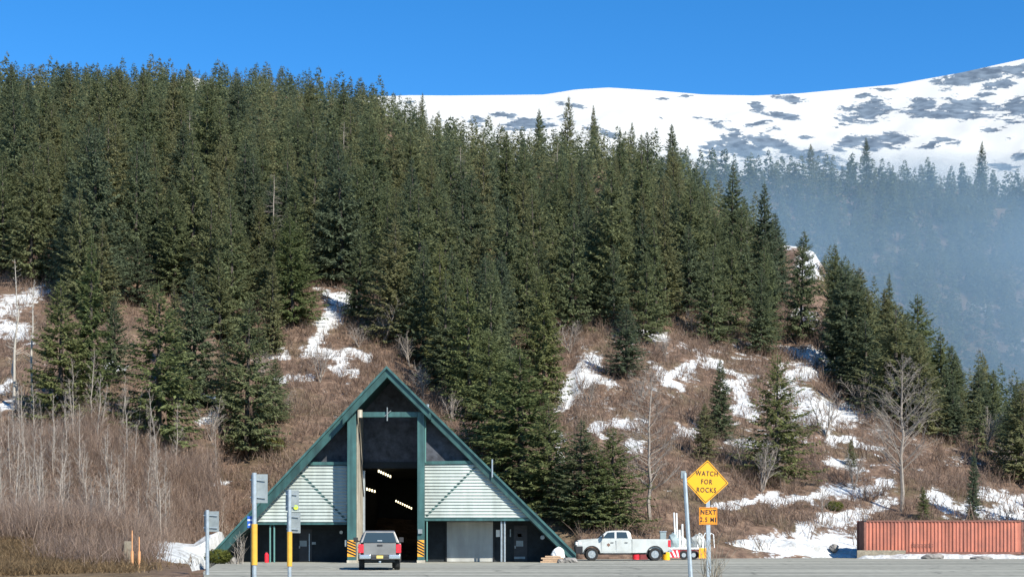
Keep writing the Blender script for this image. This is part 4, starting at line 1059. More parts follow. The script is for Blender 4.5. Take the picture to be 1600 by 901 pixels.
def pickup(label, loc, rz, paint, S, wr, canopy=False, bumper='chrome', emblem=False):
    root = thing('pickup_truck', label, 'pickup truck', loc, rz, local=True)
    sx, sy, sz = S
    def sc(p): return (p[0] * sx, p[1] * sy, p[2] * sz)
    def add(mb, name, m, parent=root, bevel=0, lab=None, smooth=False):
        mb.v = [sc(v) for v in mb.v]
        return mb.build(name, m, parent, bevel, off=(0, 0, 0), label=lab, smooth=smooth)
    W = .99; AF, AR = 2.14, -2.14; ar = .545; zc = .43
    zb = .52
    fr = [(3.10, .62), (3.17, .80), (3.17, 1.12), (3.10, 1.36), (2.85, 1.43), (2.2, 1.475), (1.74, 1.50), (-.56, 1.47), (-.56, zb)] + [(1.3, zb)] + arc(AF, zc, ar, zb)[::-1] + [(2.9, zb)]
    b = MB()
    n = len(fr)
    def wf(y, z):     # plan taper at the nose, tumblehome at belt
        w = W
        if y > 2.3: w -= .11 * ((y - 2.3) / .87) ** 2
        if z > 1.25: w -= .05 * (z - 1.25) / .22
        return w
    b.loft([(-wf(y, z), y, z) for y, z in fr], [(wf(y, z), y, z) for y, z in fr])
    bed = [(-.575, 1.47), (-3.14, 1.455), (-3.14, .72), (-2.95, .60)] + arc(AR, zc, ar, zb + .02) [::-1] + [(-.575, zb)]
    for s in (-1, 1):
        b.prism([(s * W, y, z) for y, z in bed], (-s * .10, 0, 0))
    b.box((-W + .1, -3.13, .72), (W - .1, -.6, .80)).box((-W + .1, -.70, .8), (W - .1, -.6, 1.46))
    for s in (-1, 1): b.box((min(s * .55, s * .89), -2.75, .801), (max(s * .55, s * .89), -1.55, 1.05))
    body = add(b, 'body', paint, bevel=.022)
    # cab
    def wz(z): return .95 - (z - 1.47) / .56 * .17
    cab = [(1.74, 1.49), (1.16, 1.97), (.85, 2.03), (.1, 2.05), (-.34, 2.02), (-.47, 1.9), (-.56, 1.46)]
    q = MB(); q.loft([(-wz(z), y, z) for y, z in cab], [(wz(z), y, z) for y, z in cab])
    cabo = add(q, 'cab', paint, bevel=.03)
    win = {'f': [(1.42, 1.52), (1.07, 1.91), (.60, 1.945), (.60, 1.52)], 'r': [(.46, 1.52), (.46, 1.945), (-.20, 1.935), (-.30, 1.52)]}
    for s in (-1, 1):
        for k, pts in win.items():
            g_ = MB(); g_.loft([(s * (wz(z) + .012), y, z) for y, z in pts], [(s * (wz(z) - .02), y, z) for y, z in pts]); add(g_, 'window', M['car_glass'], cabo)
    ws = MB(); ws.loft([(-.86, 1.69, 1.545), (.86, 1.69, 1.545), (.74, 1.19, 1.955), (-.74, 1.19, 1.955)], [(-.86, 1.66, 1.525), (.86, 1.66, 1.525), (.74, 1.16, 1.935), (-.74, 1.16, 1.935)])
    add(ws, 'windshield', M['car_glass'], cabo)
    rw = MB(); rw.loft([(-.7, -.565, 1.56), (.7, -.565, 1.56), (.62, -.505, 1.88), (-.62, -.505, 1.88)], [(-.7, -.53, 1.56), (.7, -.53, 1.56), (.62, -.47, 1.88), (-.62, -.47, 1.88)])
    add(rw, 'rear_window', M['car_glass'], cabo)
    # doors
    for s in (-1, 1):
        for y0, y1, hy in ((.56, 1.50, .68), (-.42, .50, -.28)):
            yl = y1 if y0 > 0 else y1
            d = MB(); x = s * (W + .001); d.prism([(x, y0, .60), (x, yl, .60), (x, yl, 1.40), (x, y0, 1.40)], (s * .012, 0, 0))
            do = add(d, 'door', paint, bevel=.006)
            h = MB().box((min(s * (W + .013), s * (W + .05)), hy, 1.20), (max(s * (W + .013), s * (W + .05)), hy + .2, 1.245)); add(h, 'handle', M['trim_black'], do)
            if emblem and y0 > 0 and s < 0:
                e_ = MB(); c_ = (1.02, 1.07); pts = []
                for i in range(12):
                    a_ = i * math.pi / 6; rr = .15 if i % 2 == 0 else .085; pts.append((s * (W + .014), c_[0] + rr * math.cos(a_ + .52), c_[1] + rr * math.sin(a_ + .52)))
                e_.prism(pts, (s * .004, 0, 0)); add(e_, 'emblem', M['emblem'], do)
        mi = MB(); xs = sorted((s * 1.02, s * 1.25)); mi.box((xs[0], 1.36, 1.50), (xs[1], 1.48, 1.78)).box((min(s * .92, s * 1.03), 1.39, 1.54), (max(s * .92, s * 1.03), 1.45, 1.60)); add(mi, 'mirror', M['trim_black'], bevel=.02)
        hl = MB(); xs = sorted((s * .60, s * .895)); hl.box((xs[0], 3.0, 1.06), (xs[1], 3.24, 1.28)); hl.box((min(s * .84, s * .93), 2.86, 1.08), (max(s * .84, s * .93), 3.05, 1.27)); add(hl, 'headlight', M['clear_lens'], bevel=.02)
        tl = MB(); xs = sorted((s * .76, s * 1.006)); tl.box((xs[0], -3.19, .93), (xs[1], -3.0, 1.40)); add(tl, 'tail_light', M['red_lens'], bevel=.03)
        fl_ = MB()
        for yc in (AF, AR):
            A_ = arc(yc, zc, ar + .05, .50, 14); B_ = arc(yc, zc, ar - .015, .50, 14)
            for i in range(14):
                fl_.prism([(s * (W - .01), *A_[i]), (s * (W - .01), *A_[i + 1]), (s * (W - .01), *B_[i + 1]), (s * (W - .01), *B_[i])], (s * .03, 0, 0))
        add(fl_, 'wheel_arch_trim', M['trim_black'])
        rk_ = MB(); rk_.box((min(s * .8, s * .985), -.5, .44), (max(s * .8, s * .985), 1.35, .518)); add(rk_, 'step_bar', M['trim_black'])
    gr_ = MB().box((-.88, 3.05, .985), (.88, 3.22, 1.33))
    for i in range(4): gr_.box((-.56, 3.221, 1.0 + i * .08), (.56, 3.235, 1.03 + i * .08))
    add(gr_, 'grille', M['trim_black'])
    fb = MB(); fb.loft([(-1.0, 2.76, .48), (-.92, 3.22, .48), (.92, 3.22, .48), (1.0, 2.76, .48)], [(-1.0, 2.76, .98), (-.92, 3.29, .98), (.92, 3.29, .98), (1.0, 2.76, .98)]); add(fb, 'front_bumper', M['trim_black'], bevel=.03)
    rbp = MB()
    if canopy:
        for s in (-1, 1): add(MB().box((min(s * .42, s * .96), -3.32, .60), (max(s * .42, s * .96), -3.05, .84)), 'rear_bumper', M['chrome'], bevel=.04)
        cb = MB().box((-.42, -3.30, .56), (.42, -3.05, .78)); cbo = add(cb, 'bumper_step', M['trim_black'], bevel=.02)
        lp = MB().box((-.155, -3.32, .64), (.155, -3.303, .80)); add(lp, 'license_plate', M['plate'], cbo)
        hb = MB().tube([(0, -3.42, .44), (0, -3.42, .50)], .06, 10).box((-.05, -3.42, .40), (.05, -3.0, .46)); add(hb, 'tow_hitch', M['galv'])
    else:
        rbp.box((-.96, -3.30, .58), (.96, -3.05, .80)); add(rbp, 'rear_bumper', M['chrome'], bevel=.04)
    tg = MB().box((-.76 if canopy else -.80, -3.165, .82), (.76 if canopy else .80, -3.07, 1.455)); tgo = add(tg, 'tailgate', paint, bevel=.02)
    th = MB().box((-.13, -3.185, 1.29), (.13, -3.166, 1.39)); add(th, 'handle', M['trim_black'], tgo)
    ub = MB().box((-.72, -2.9, .42), (.72, 2.9, .60)).box((-.8, -2.25, .38), (.8, -2.03, .50)).box((-.8, 2.03, .38), (.8, 2.25, .50)); add(ub, 'chassis', M['black'])
    for s in (-1, 1):
        for yc in (AF, AR):
            w = bpy.data.objects.new('wheel', None); COL.objects.link(w); w.parent = root; w.location = (s * .84 * sx, yc * sy, wr)
            t = MB(); nseg = 28; prof_ = [(-.13, .60), (-.135, .9), (-.11, .985), (-.06, 1.0), (.06, 1.0), (.11, .985), (.135, .9), (.13, .60)]
            vs = []; fs = []
            for i in range(nseg):
                a_ = 2 * math.pi * i / nseg
                for (xx, rr) in prof_: vs.append((xx, rr * wr * math.cos(a_), rr * wr * math.sin(a_)))
            m_ = len(prof_)
            for i in range(nseg):
                for k in range(m_): fs.append((i * m_ + k, i * m_ + (k + 1) % m_, ((i + 1) % nseg) * m_ + (k + 1) % m_, ((i + 1) % nseg) * m_ + k))
            t.add(vs, fs); t.build('tyre', M['tyre'], w, off=(0, 0, 0), smooth=False)
            r_i = MB(); r_i.tube([(s * .085, 0, 0), (s * .095, 0, 0)], wr * .60, 24)
            for k in range(8):
                a_ = k * math.pi / 4; d_ = Vector((0, math.cos(a_), math.sin(a_))); e_ = Vector((0, -math.sin(a_), math.cos(a_))) * wr * .075; o_ = Vector((s * .095, 0, 0))
                r_i.prism([o_ + d_ * wr * .15 - e_, o_ + d_ * wr * .57 - e_ * 1.2, o_ + d_ * wr * .57 + e_ * 1.2, o_ + d_ * wr * .15 + e_], (s * .025, 0, 0))
            r_i.tube([(s * .09, 0, 0), (s * .145, 0, 0)], [wr * .2, wr * .15], 12)
            r_i.build('rim', M['rim'], w, off=(0, 0, 0))
    if canopy:
        def cw(z): return .93 - (z - 1.47) / .66 * .24
        cp = [(-.60, 1.475), (-.60, 2.06), (-.80, 2.12), (-2.75, 2.135), (-2.93, 2.09), (-3.13, 1.475)]
        c_ = MB(); c_.loft([(-cw(z), y, z) for y, z in cp], [(cw(z), y, z) for y, z in cp]); co = add(c_, 'canopy', paint, bevel=.035)
        def back(z, o): return -3.13 + (z - 1.475) / (2.09 - 1.475) * .20 - o
        rwn = MB(); rwn.loft([(x_, back(z_, .012), z_) for x_, z_ in ((-.80, 1.50), (.80, 1.50), (.64, 2.03), (-.64, 2.03))], [(x_, back(z_, -.02), z_) for x_, z_ in ((-.80, 1.50), (.80, 1.50), (.64, 2.03), (-.64, 2.03))])
        add(rwn, 'rear_window', M['car_glass'], co)
        hd = MB().box((-.11, -3.15, 1.56), (.11, -3.10, 1.62)); add(hd, 'handle', M['galv'], co)
        for s in (-1, 1):
            sw = MB(); pts = ((-.75, 1.55), (-2.85, 1.55), (-2.75, 1.98), (-.75, 1.98)); sw.loft([(s * (cw(z) + .01), y, z) for y, z in pts], [(s * (cw(z) - .02), y, z) for y, z in pts]); add(sw, 'window', M['car_glass'], co)
    return root

Yw = 96.3
pickup('white crew cab pickup truck parked side on beside the tunnel building', ((972.5 - 800) / F * Yw, Yw, 0), math.pi / 2, M['white_car'], (1, 1, 1), .435, emblem=True)
Ys = 68.3
pickup('silver grey pickup truck with canopy driving into the tunnel doorway', ((592 - 800) / F * Ys, Ys, 0), math.radians(6.2), M['silver_car'], (.985, .92, .86), .385, canopy=True)

# ------------------------------------------------------------------ gear behind the white pickup
Yt = 100.5
tx0, tx1 = P(1041, 0, Yt).x, P(1108, 0, Yt).x
TR = thing('equipment_trailer', 'low flatbed trailer with red side boards parked behind the white pickup', 'trailer', ((tx0 + tx1) / 2, Yt, 0))
MB().box((tx0, Yt, .74), (tx1, Yt + 2.1, .86)).build('deck', M['white'], TR, bevel=.015)
MB().box((tx0 + .5, Yt + .05, .18), (tx1 - .3, Yt + .12, .735)).build('side_board', M['dark_red'], TR)
sb = MB().box((tx0 - .02, Yt - .03, .14), (tx0 + .95, Yt + .045, .70)).build('striped_board', M['red_plastic'], TR)
sw_ = MB()
for k in range(3):
    x = tx0 + .05 + k * .32; sw_.prism([(x, Yt - .036, .66), (x + .13, Yt - .036, .66), (x + .36 if k < 2 else x + .24, Yt - .036, .18), (x + .22 if k < 2 else x + .12, Yt - .036, .18)], (0, .004, 0))
sw_.build('white_stripe', M['white'], sb)
for x in (tx0 + 1.25, tx0 + 1.95):
    w = MB().tube([(x, Yt - .02, .33), (x, Yt + .04, .33)], .32, 18).build('wheel', M['tyre'], TR)
    MB().tube([(x, Yt - .04, .33), (x, Yt - .015, .33)], .16, 12).build('rim', M['rim'], w)
MB().box((tx0 - .9, Yt + .95, .45), (tx0 + .2, Yt + 1.15, .55)).build('tow_bar', M['dark_red'], TR)
for (px0, py0, px1, py1, r_p, lab) in ((1053, 800, 1055.5, 853, .055, 'tallest white pipe standing on the trailer'), (1057, 801, 1058.5, 853, .055, 'second tall white pipe close beside the tallest on the trailer'), (1061.5, 827, 1062, 853, .075, 'shortest white pipe on the trailer'), (1066, 818, 1066.5, 853, .07, 'medium white pipe standing apart on the trailer')):
    p0, p1 = P(px0, py0, Yt + .5), P(px1, py1, Yt + .5); p1.z = .861
    tag(MB().tube([p1, p1.lerp(p0, .5), p0], r_p, 8).build('plastic_pipe', M['white']), lab, 'pipe')
boulder('covered_load', P(1051, 848, Yt + .6), (.55, .4, .62), 'blue grey covered lump at the trailer end beside the truck tail', 'grey_box', 11, 'covered load')
boulder('covered_load', P(1066, 849, Yt + 1.2), (.62, .45, .5), 'pale bundle behind the white pipes on the trailer', 'tarp', 12, 'covered load')
boulder('covered_load', P(1090, 848, Yt + 1.0), (.75, .6, .6), 'wide pale tarp bundle on the trailer behind the sign posts', 'tarp', 13, 'covered load')
fr_ = thing('tube_frame', 'pale bent tube frame standing in the tarp bundle on the trailer', 'frame', P(1098, 856, Yt + .6))
for dx in (0, .42, .84):
    a_ = P(1090, 855, Yt + .4) + Vector((dx, 0, 0)); MB().tube([a_, a_ + Vector((0, 0, .8)), a_ + Vector((.12, 0, 1.05)), a_ + Vector((.3, 0, .95)), a_ + Vector((.36, 0, 0))], .035, 6).build('tube', M['white'], fr_)
def drum(name, lab, px, Y, r, h, m, band=None):
    x = P(px, 0, Y).x; d = thing(name, lab, 'barrel', (x, Y, 0))
    b = MB().tube([(x, Y, .0), (x, Y, .03), (x, Y, h * .33), (x, Y, h * .36), (x, Y, h * .39), (x, Y, h * .68), (x, Y, h * .71), (x, Y, h * .74), (x, Y, h * .97), (x, Y, h)], [r * .94, r, r, r * 1.05, r, r, r * 1.05, r, r, r * .9], 18).build('drum', M[m], d)
    MB().tube([(x, Y, h + .001), (x, Y, h + .03)], [r * .8, r * .7], 14).build('lid', M[band or m], d)
drum('barrel', 'round yellow barrel on the ground just behind the white truck wheel', 1041, Yt - 1.9, .26, .52, 'yellow_plastic')
drum('barrel', 'red barrel on the ground behind the belly of the white pickup', 993.5, Yt + .4, .25, .52, 'red_plastic')
ob = thing('warning_board', 'square orange board with dark scrawls leaning at the trailer beside the sign post', 'board', P(1100, 872, Yt - .25))
c0 = P(1099.5, 863.5, Yt - .25)
bd = MB().box((c0.x - .34, Yt - .28, .10), (c0.x + .36, Yt - .24, .84)).build('panel', M['yellow_plastic'], ob, bevel=.01)
ms_ = MB()
for k, (xa_, za_, xb_, zb_) in enumerate(((-.2, .65, -.1, .3), (-.08, .68, .02, .35), (.02, .6, .08, .28), (.14, .66, .2, .4))):
    p = Vector((c0.x + xa_, Yt - .283, za_)); q = Vector((c0.x + xb_, Yt - .283, zb_)); n_ = Vector((.018, 0, 0)); ms_.prism([p - n_, p + n_, q + n_, q - n_], (0, .003, 0))
ms_.build('dark_mark', M['orange_plastic'], bd)
MB().tube([(c0.x - .25, Yt - .2, 0), (c0.x - .25, Yt - .2, .5)], .02, 5).tube([(c0.x + .28, Yt - .2, 0), (c0.x + .28, Yt - .2, .5)], .02, 5).build('stand', M['black'], ob)
rbx = MB().box((P(1000, 0, Yt + .4).x, Yt + .3, 0), (P(1012, 0, Yt + .4).x, Yt + .9, .46)).box((P(1001, 0, Yt + .4).x, Yt + .4, .461), (P(1011, 0, Yt + .4).x, Yt + .8, .50)).build('storage_bin', M['dark_red'], bevel=.02)
tag(rbx, 'dark red bin on the ground between the red barrel and the truck wheel', 'bin')
cbx = P(1036, 838, 103); cab_ = thing('utility_cabinet', 'grey green utility cabinet standing behind the bed of the white pickup', 'utility cabinet', (cbx.x, 103, 0))
MB().box((cbx.x - .22, 102.9, .2), (cbx.x + .22, 103.3, 2.0)).build('box', M['grey_box'], cab_, bevel=.02); MB().box((cbx.x - .26, 102.86, 2.001), (cbx.x + .26, 103.34, 2.06)).build('lid', M['galv'], cab_); MB().box((cbx.x - .1, 103, 0), (cbx.x + .1, 103.2, .199)).build('foot', M['galv'], cab_)

# ------------------------------------------------------------------ shipping container
cx0 = P(1351, 0, 108).x; L = 12.19; Hc = 2.59
CT = thing('shipping_container', 'long rusty orange red shipping container behind the snow ridge', 'shipping container', (cx0, 108.2, .32), math.radians(-1.0), local=True)
side = MB(); pitch = .278; nC = int((L - .3) / pitch); prof = []
x = .15
for i in range(nC):
    prof += [(x, 0), (x + .07, 0), (x + .14, .075), (x + .208, .075)]; x += pitch
prof.append((L - .15, 0))
n = len(prof); vs = [(a_, b_ + .02, .17) for a_, b_ in prof] + [(a_, b_ + .02, Hc - .12) for a_, b_ in prof]
side.add(vs, [(i, i + 1, n + i + 1, n + i) for i in range(n - 1)])
side.build('side_wall', M['container'], CT, off=(0, 0, 0))
sh = MB().box((.1, .12, .1), (L - .1, 2.40, Hc - .02)); sh.build('shell', M['container_dark'], CT, off=(0, 0, 0))
fr2 = MB()
fr2.box((0, 0, 0), (.149, .16, Hc)).box((L - .149, 0, 0), (L, .16, Hc)).box((.15, 0, .001), (L - .15, .10, .168)).box((.15, 0, Hc - .118), (L - .15, .10, Hc - .001))
fr2.box((0, 2.28, 0), (.149, 2.44, Hc)).box((L - .149, 2.28, 0), (L, 2.44, Hc)); fr2.build('frame', M['container_dark'], CT, off=(0, 0, 0))
for (xx, zz) in ((0, 0), (0, Hc - .118), (L - .178, 0), (L - .178, Hc - .118)):
    MB().box((xx - .004, -.006, zz), (xx + .182, .18, zz + .122)).build('corner_casting', M['trim_black'], CT, off=(0, 0, 0))
MB().box((3.6, .004, .55), (5.3, .018, .60)).box((3.6, .004, .72), (5.3, .018, .76)).box((3.75, .004, .60), (3.79, .018, .95)).box((5.1, .004, .60), (5.14, .018, .95)).build('dark_mark', M['container_dark'], CT, off=(0, 0, 0))
brd = MB().box((26.3, 107.3, .02), (30.0, 107.42, .62)).build('plank', M['wood_old'], bevel=.02); tag(brd, 'long grey board leaning in front of the container\'s left end', 'plank')

# ------------------------------------------------------------------ signs
def text_mesh(body, size, bold=.0):
    cu = bpy.data.curves.new('t', 'FONT'); cu.body = body; cu.size = size; cu.align_x = 'CENTER'; cu.align_y = 'CENTER'; cu.offset = bold; cu.extrude = .002; cu.space_character = 1.22
    ob_ = bpy.data.objects.new('t', cu); COL.objects.link(ob_); dg = bpy.context.evaluated_depsgraph_get(); dg.update()
    me_ = bpy.data.meshes.new_from_object(ob_.evaluated_get(dg)); bpy.data.objects.remove(ob_); return me_
def text_on(name, lines, parent, cx, y, rot, m):
    bm = bmesh.new()
    for body, dz, size, bold in lines:
        me_ = text_mesh(body, size, bold); t = bmesh.new(); t.from_mesh(me_)
        for v in t.verts: v.co = Vector((v.co.x * .80, v.co.z * -1, v.co.y + dz))
        tmp = bpy.data.meshes.new('tmp'); t.to_mesh(tmp); t.free(); bm.from_mesh(tmp)
    c_, s_ = math.cos(rot), math.sin(rot)
    off = parent_off(parent)
    for v in bm.verts:
        x_, z_ = v.co.x, v.co.z; v.co = Vector((cx.x + x_ * c_ - z_ * s_ - off.x, y + v.co.y - off.y, cx.z + x_ * s_ + z_ * c_ - off.z))
    bmesh.ops.recalc_face_normals(bm, faces=bm.faces)
    me_ = bpy.data.meshes.new(name); bm.to_mesh(me_); bm.free(); me_.materials.append(M[m]); o_ = link(name, me_, parent); return o_
YS = 41.0
c = P(1104, 752.5, YS); tilt = math.radians(-3.0)
WS = thing('warning_sign', 'yellow diamond warning sign reading WATCH FOR ROCKS with small plaque below', 'road sign', (c.x, YS, 0))
h = .645
def dia(r, rnd=.05): 
    pts = []
    for i in range(4):
        a_ = tilt + i * math.pi / 2; p_ = Vector((math.cos(a_), 0, math.sin(a_))) * r; t_ = Vector((-math.sin(a_), 0, math.cos(a_))) * rnd
        inn = Vector((math.cos(a_), 0, math.sin(a_))) * (-rnd)
        pts += [p_ + inn - t_, p_ + inn * .35 - t_ * .3, p_ + inn * .35 + t_ * .3, p_ + inn + t_]
    return pts
dp = MB().prism([c + p_ for p_ in dia(h)], (0, .006, 0)).build('diamond_panel', M['sign_yellow'], WS)
bo, bi = dia(h - .035), dia(h - .060); bd_ = MB()
for i in range(len(bo)):
    j = (i + 1) % len(bo); bd_.add([c + bo[i] + Vector((0, -.003, 0)), c + bo[j] + Vector((0, -.003, 0)), c + bi[j] + Vector((0, -.003, 0)), c + bi[i] + Vector((0, -.003, 0))], [(0, 1, 2, 3)])
bd_.build('border', M['black'], dp)
text_on('lettering', [('WATCH', .24, .195, .004), ('FOR', 0.0, .195, .004), ('ROCKS', -.24, .195, .004)], dp, c, YS - .004, math.radians(-2), 'black')
c2 = P(1106.5, 805.5, YS)
pq = MB().box((c2.x - .262, YS, c2.z - .25), (c2.x + .262, YS + .006, c2.z + .25)).build('plaque', M['sign_orange'], WS, bevel=.002)
pb = MB()
for a_, b_ in (((-.24, -.23), (.24, -.218)), ((-.24, .218), (.24, .23)), ((-.24, -.218), (-.228, .218)), ((.228, -.218), (.24, .218))): pb.box((c2.x + a_[0], YS - .004, c2.z + a_[1]), (c2.x + b_[0], YS - .001, c2.z + b_[1]))
pb.build('border', M['black'], pq)
text_on('lettering', [('NEXT', .105, .19, .006), ('2.5 MI', -.115, .19, .005)], pq, c2, YS - .004, math.radians(-1), 'black')
xp = P(1105.5, 0, YS).x
pst = MB(); pst.loft([Vector((xp + .05 - .06, YS + .01, 0)), Vector((xp + .05 + .06, YS + .01, 0)), Vector((xp + .05 + .06, YS + .09, 0)), Vector((xp + .05 - .06, YS + .09, 0))],
         [Vector((xp - .06, YS + .01, c.z + .45)), Vector((xp + .06, YS + .01, c.z + .45)), Vector((xp + .06, YS + .09, c.z + .45)), Vector((xp - .06, YS + .09, c.z + .45))])
pst.build('post', M['galv'], WS, bevel=.008)
for dz in (.3, -.25): 
    p = c + Vector((0, -.008, dz)); MB().tube([p, p + Vector((0, .01, 0))], .012, 8).build('bolt', M['galv'], WS)
YP = 39.0; a_ = P(1080.5, 935, YP); a_.z = 0; b_ = P(1069.5, 738, YP)
LP = thing('sign_post', 'bare leaning metal post just left of the yellow diamond sign', 'post', (a_.x, YP, 0))
d_ = b_ - a_
MB().tube([a_, a_ + d_ * .5, b_], [.062, .058, .055], 8).build('post', M['galv'], LP)
MB().box((b_.x - .10, YP - .02, b_.z - .16), (b_.x + .03, YP + .05, b_.z + .05)).build('bracket', M['sign_back'], LP, bevel=.01)

def pole_sign(label, px, Y, ytop, ysl0, ysl1, boards, r=.065, extra=None):
    x = P(px, 0, Y).x; root = thing('road_sign', label, 'road sign', (x, Y, 0))
    MB().tube([(x, Y, 0), (x, Y, P(0, ytop, Y).z)], r, 10).build('post', M['galv'], root)
    if ysl0: MB().tube([(x, Y, P(0, ysl1, Y).z), (x, Y, P(0, ysl0, Y).z)], r * 1.35, 10).build('post_sleeve', M['yellow_sleeve'], root)
    for (x0, y0, x1, y1, fold) in boards:
        zA, zB = P(0, y1, Y).z, P(0, y0, Y).z; xA, xB = P(x0, 0, Y).x, P(x1, 0, Y).x
        MBb = MB(); yo = Y + r + .02
        MBb.prism([(xA, yo + fold, zA), (x, yo, zA), (x, yo + .012, zA), (xA, yo + fold + .012, zA)], (0, 0, zB - zA))
        MBb.prism([(x + .001, yo, zA), (xB, yo + fold * .15, zA), (xB, yo + fold * .15 + .012, zA), (x + .001, yo + .012, zA)], (0, 0, zB - zA))
        bo_ = MBb.build('sign_panel', M['sign_back'], root)
        br_ = MB()
        for f in (.2, .8): br_.box((xA + .04, yo - .045, zA + (zB - zA) * f - .015), (xB - .04, yo - .022, zA + (zB - zA) * f + .015))
        br_.build('bracket', M['galv'], bo_)
    return root
pole_sign('grey sign back on a plain pole by the snow bank', 324, 57, 796, None, None, [(316, 798, 341, 830, .25)], .075)
r1 = pole_sign('tallest sign pole with yellow sleeve, seen from behind before the left siding', 397.5, 47, 738, 818, 882, [(388.5, 740, 417, 785, .35)], .075)
bs = thing('blue_sign', 'small blue and white sign fixed low beside the tallest sign pole', 'road sign', (P(390, 0, 47).x, 47, 0))
bpl = MB().box((P(385.5, 0, 47).x, 47.1, P(0, 824, 47).z), (P(394, 0, 47).x, 47.112, P(0, 805.5, 47).z)).build('panel', M['blue'], bs)
wb = MB().box((P(386, 0, 47).x, 47.09, P(0, 813, 47).z), (P(393.5, 0, 47).x, 47.097, P(0, 810.6, 47).z)).prism([P(387, 820, 47.09), P(391, 820, 47.09), P(392.5, 816.5, 47.09), P(389, 818, 47.09)], (0, .006, 0)); wb.build('white_mark', M['white'], bpl)
MB().tube([(P(391.5, 0, 47).x, 47.16, 0), (P(391.5, 0, 47).x, 47.16, P(0, 806, 47).z)], .035, 6).build('post', M['wood_old'], bs)
r2 = pole_sign('sign pole with two stacked grey panels and yellow sleeve beside the dark wall', 452.5, 50, 764, 830, 884, [(443.5, 765, 466, 797, .3), (445.5, 800, 468.5, 832, .3)], .068)
st = P(462, 792, 50); MB().tube([st + Vector((0, .055, 0)), st + Vector((0, .062, 0))], .085, 10).build('sticker', M['lime'], r2)
# markers and old post by the snow bank
for px, ytop, lab in ((206.5, 828, 'orange marker stake standing closest to the old wooden post'), (217.5, 838, 'orange marker stake at the edge of the snow bank')):
    Y = 63; x = P(px, 0, Y).x; z0 = float(hz(px, Y)); s_ = thing('marker_stake', lab, 'marker stake', (x, Y, z0))
    zt_ = P(0, ytop, Y).z
    MB().tube([(x, Y, z0 - .1), (x, Y, z0 + .75)], .065, 8).build('base_sleeve', M['stake'], s_)
    MB().tube([(x, Y, z0 + .75), (x, Y, zt_)], .028, 6).build('stake', M['stake'], s_)
Y = 64; x = P(199, 0, Y).x; z0 = float(hz(199, Y))
wp = MB().box((x - .16, Y, z0 - .2), (x + .17, Y + .3, P(0, 845, Y).z)).build('wooden_post', M['wood_old'], bevel=.03); tag(wp, 'weathered square wooden post beside the orange marker stakes', 'post')

# ------------------------------------------------------------------ mist volume added to stand in for windshield glare
HZ = bpy.data.materials.new('glare_mist'); HZ.use_nodes = True
nt = HZ.node_tree; nt.nodes.remove(nt.nodes['Principled BSDF'])
pv = nt.nodes.new('ShaderNodeVolumePrincipled'); pv.inputs['Color'].default_value = (.36, .54, .68, 1); pv.inputs['Density'].default_value = .0034
tcv = nt.nodes.new('ShaderNodeTexCoord'); nzv = nt.nodes.new('ShaderNodeTexNoise'); nzv.inputs['Scale'].default_value = .011; nzv.inputs['Detail'].default_value = 3
sock(nt, tcv.outputs['Object'], nzv.inputs['Vector'])
mrv = nt.nodes.new('ShaderNodeMapRange'); mrv.inputs['From Min'].default_value = .3; mrv.inputs['From Max'].default_value = .7; mrv.inputs['To Min'].default_value = .0006; mrv.inputs['To Max'].default_value = .0042
sock(nt, nzv.outputs['Fac'], mrv.inputs['Value']); sock(nt, mrv.outputs['Result'], pv.inputs['Density'])
sock(nt, pv.outputs['Volume'], nt.nodes['Material Output'].inputs['Volume'])
def mist(px, py, Y): return P(px, py, Y)  # point on the added volume that imitates glare
q = MB()
A = [P(700, 1000, 470), P(3000, 1000, 470), P(3000, 420, 500), P(1500, 400, 500), P(1000, 360, 500), P(700, 360, 500)]
A = [Vector((v.x, v.y, max(v.z, -1))) for v in A]
secs = []
pxl = [700, 900, 1040, 1100, 1200, 1300, 1400, 1500, 1600, 1800, 2300, 3000]
for x in pxl:
    topy = np.interp(x, [700, 1040, 1200, 1400, 1600, 3000], [230, 222, 218, 228, 236, 236])
    yf = float(np.interp(x, [1000, 1150, 1300, 1440, 1600, 1900], [380, 300, 245, 205, 165, 140])); f0 = P(x, 843, yf); f0.z = -1; f1 = P(x, 400, yf + 60); f1b = P(x, 305, 560); f2 = P(x, topy, 880); f3 = P(x, topy + 4, 884); f4 = P(x, 843, 884); f4.z = -1
    secs.append([f0, f1, f1b, f2, f3, f4])
vs = [v for s in secs for v in s]; fs = []
for i in range(len(secs) - 1):
    for k in range(6): fs.append((i * 6 + k, i * 6 + (k + 1) % 6, (i + 1) * 6 + (k + 1) % 6, (i + 1) * 6 + k))
fs += [(0, 1, 2, 3, 4, 5), tuple((len(secs) - 1) * 6 + k for k in (5, 4, 3, 2, 1, 0))]
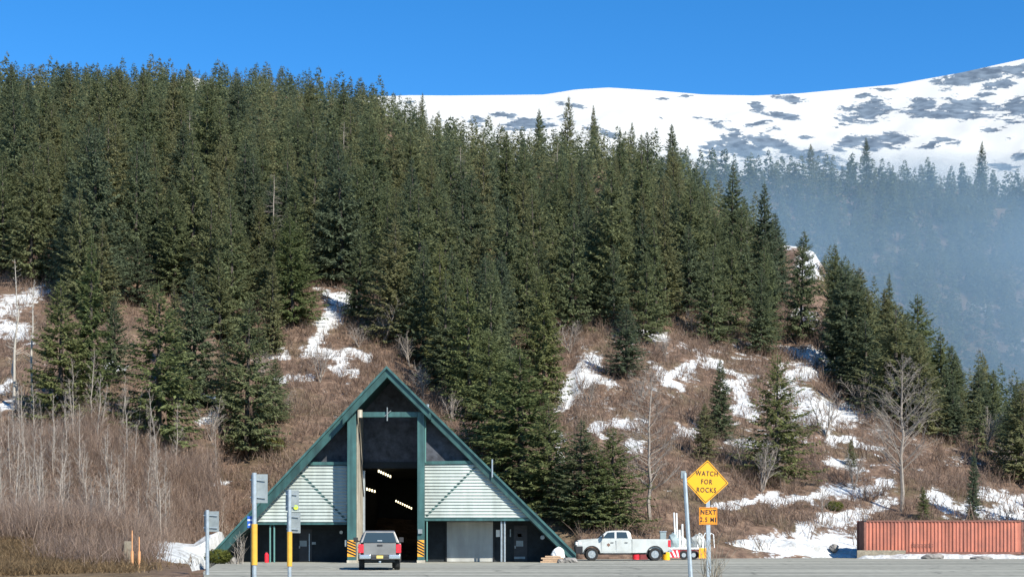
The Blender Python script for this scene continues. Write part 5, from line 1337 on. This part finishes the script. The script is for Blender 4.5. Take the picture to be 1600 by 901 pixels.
q.add(vs, fs); hzo = q.build('haze_for_glare', HZ); tag(hzo, 'blue mist added in place of windshield glare behind the near ridge', None, kind='stuff')

# ------------------------------------------------------------------ sun, sky, camera
AZ, EL = math.radians(38), math.radians(38)
sd = Vector((math.sin(AZ) * math.cos(EL), -math.cos(AZ) * math.cos(EL), math.sin(EL)))
sl_ = bpy.data.lights.new('sun', 'SUN'); sl_.energy = 4.9; sl_.angle = math.radians(.5); sl_.color = (1, .95, .86)
so = bpy.data.objects.new('sun', sl_); COL.objects.link(so); so.rotation_euler = sd.to_track_quat('Z', 'Y').to_euler()
w = bpy.data.worlds.new('World'); SC.world = w; w.use_nodes = True
nt = w.node_tree; sky = nt.nodes.new('ShaderNodeTexSky'); sky.sky_type = 'NISHITA'; sky.sun_disc = False
sky.sun_elevation = EL; sky.sun_rotation = math.pi - AZ; sky.altitude = 2500; sky.air_density = 1.0; sky.dust_density = 0.0; sky.ozone_density = 3.0
bg = nt.nodes['Background']; bg.inputs['Strength'].default_value = .13
hsv = nt.nodes.new('ShaderNodeHueSaturation'); hsv.inputs['Saturation'].default_value = 1.32
sock(nt, sky.outputs['Color'], hsv.inputs['Color']); sock(nt, hsv.outputs['Color'], bg.inputs['Color'])
cam = bpy.data.cameras.new('camera'); co = bpy.data.objects.new('camera', cam); COL.objects.link(co)
co.location = (0, 0, EYE); co.rotation_euler = (math.pi / 2, 0, 0)
cam.sensor_width = 36; cam.lens = 36 * F / 1600; cam.shift_y = (HZN - 450.5) / 1600; cam.clip_start = .5; cam.clip_end = 8000
SC.camera = co
SC.view_settings.view_transform = 'Standard'; SC.view_settings.look = 'None'; SC.view_settings.gamma = 1; SC.view_settings.use_curve_mapping = False
SC.view_settings.exposure = 0.75
SC.cycles.max_bounces = 5; SC.cycles.diffuse_bounces = 3; SC.cycles.transparent_max_bounces = 8; SC.cycles.volume_bounces = 0
SC.cycles.use_adaptive_sampling = False
SC.cycles.use_denoising = True; SC.cycles.denoiser = 'OPENIMAGEDENOISE'; SC.cycles.denoising_prefilter = 'ACCURATE'
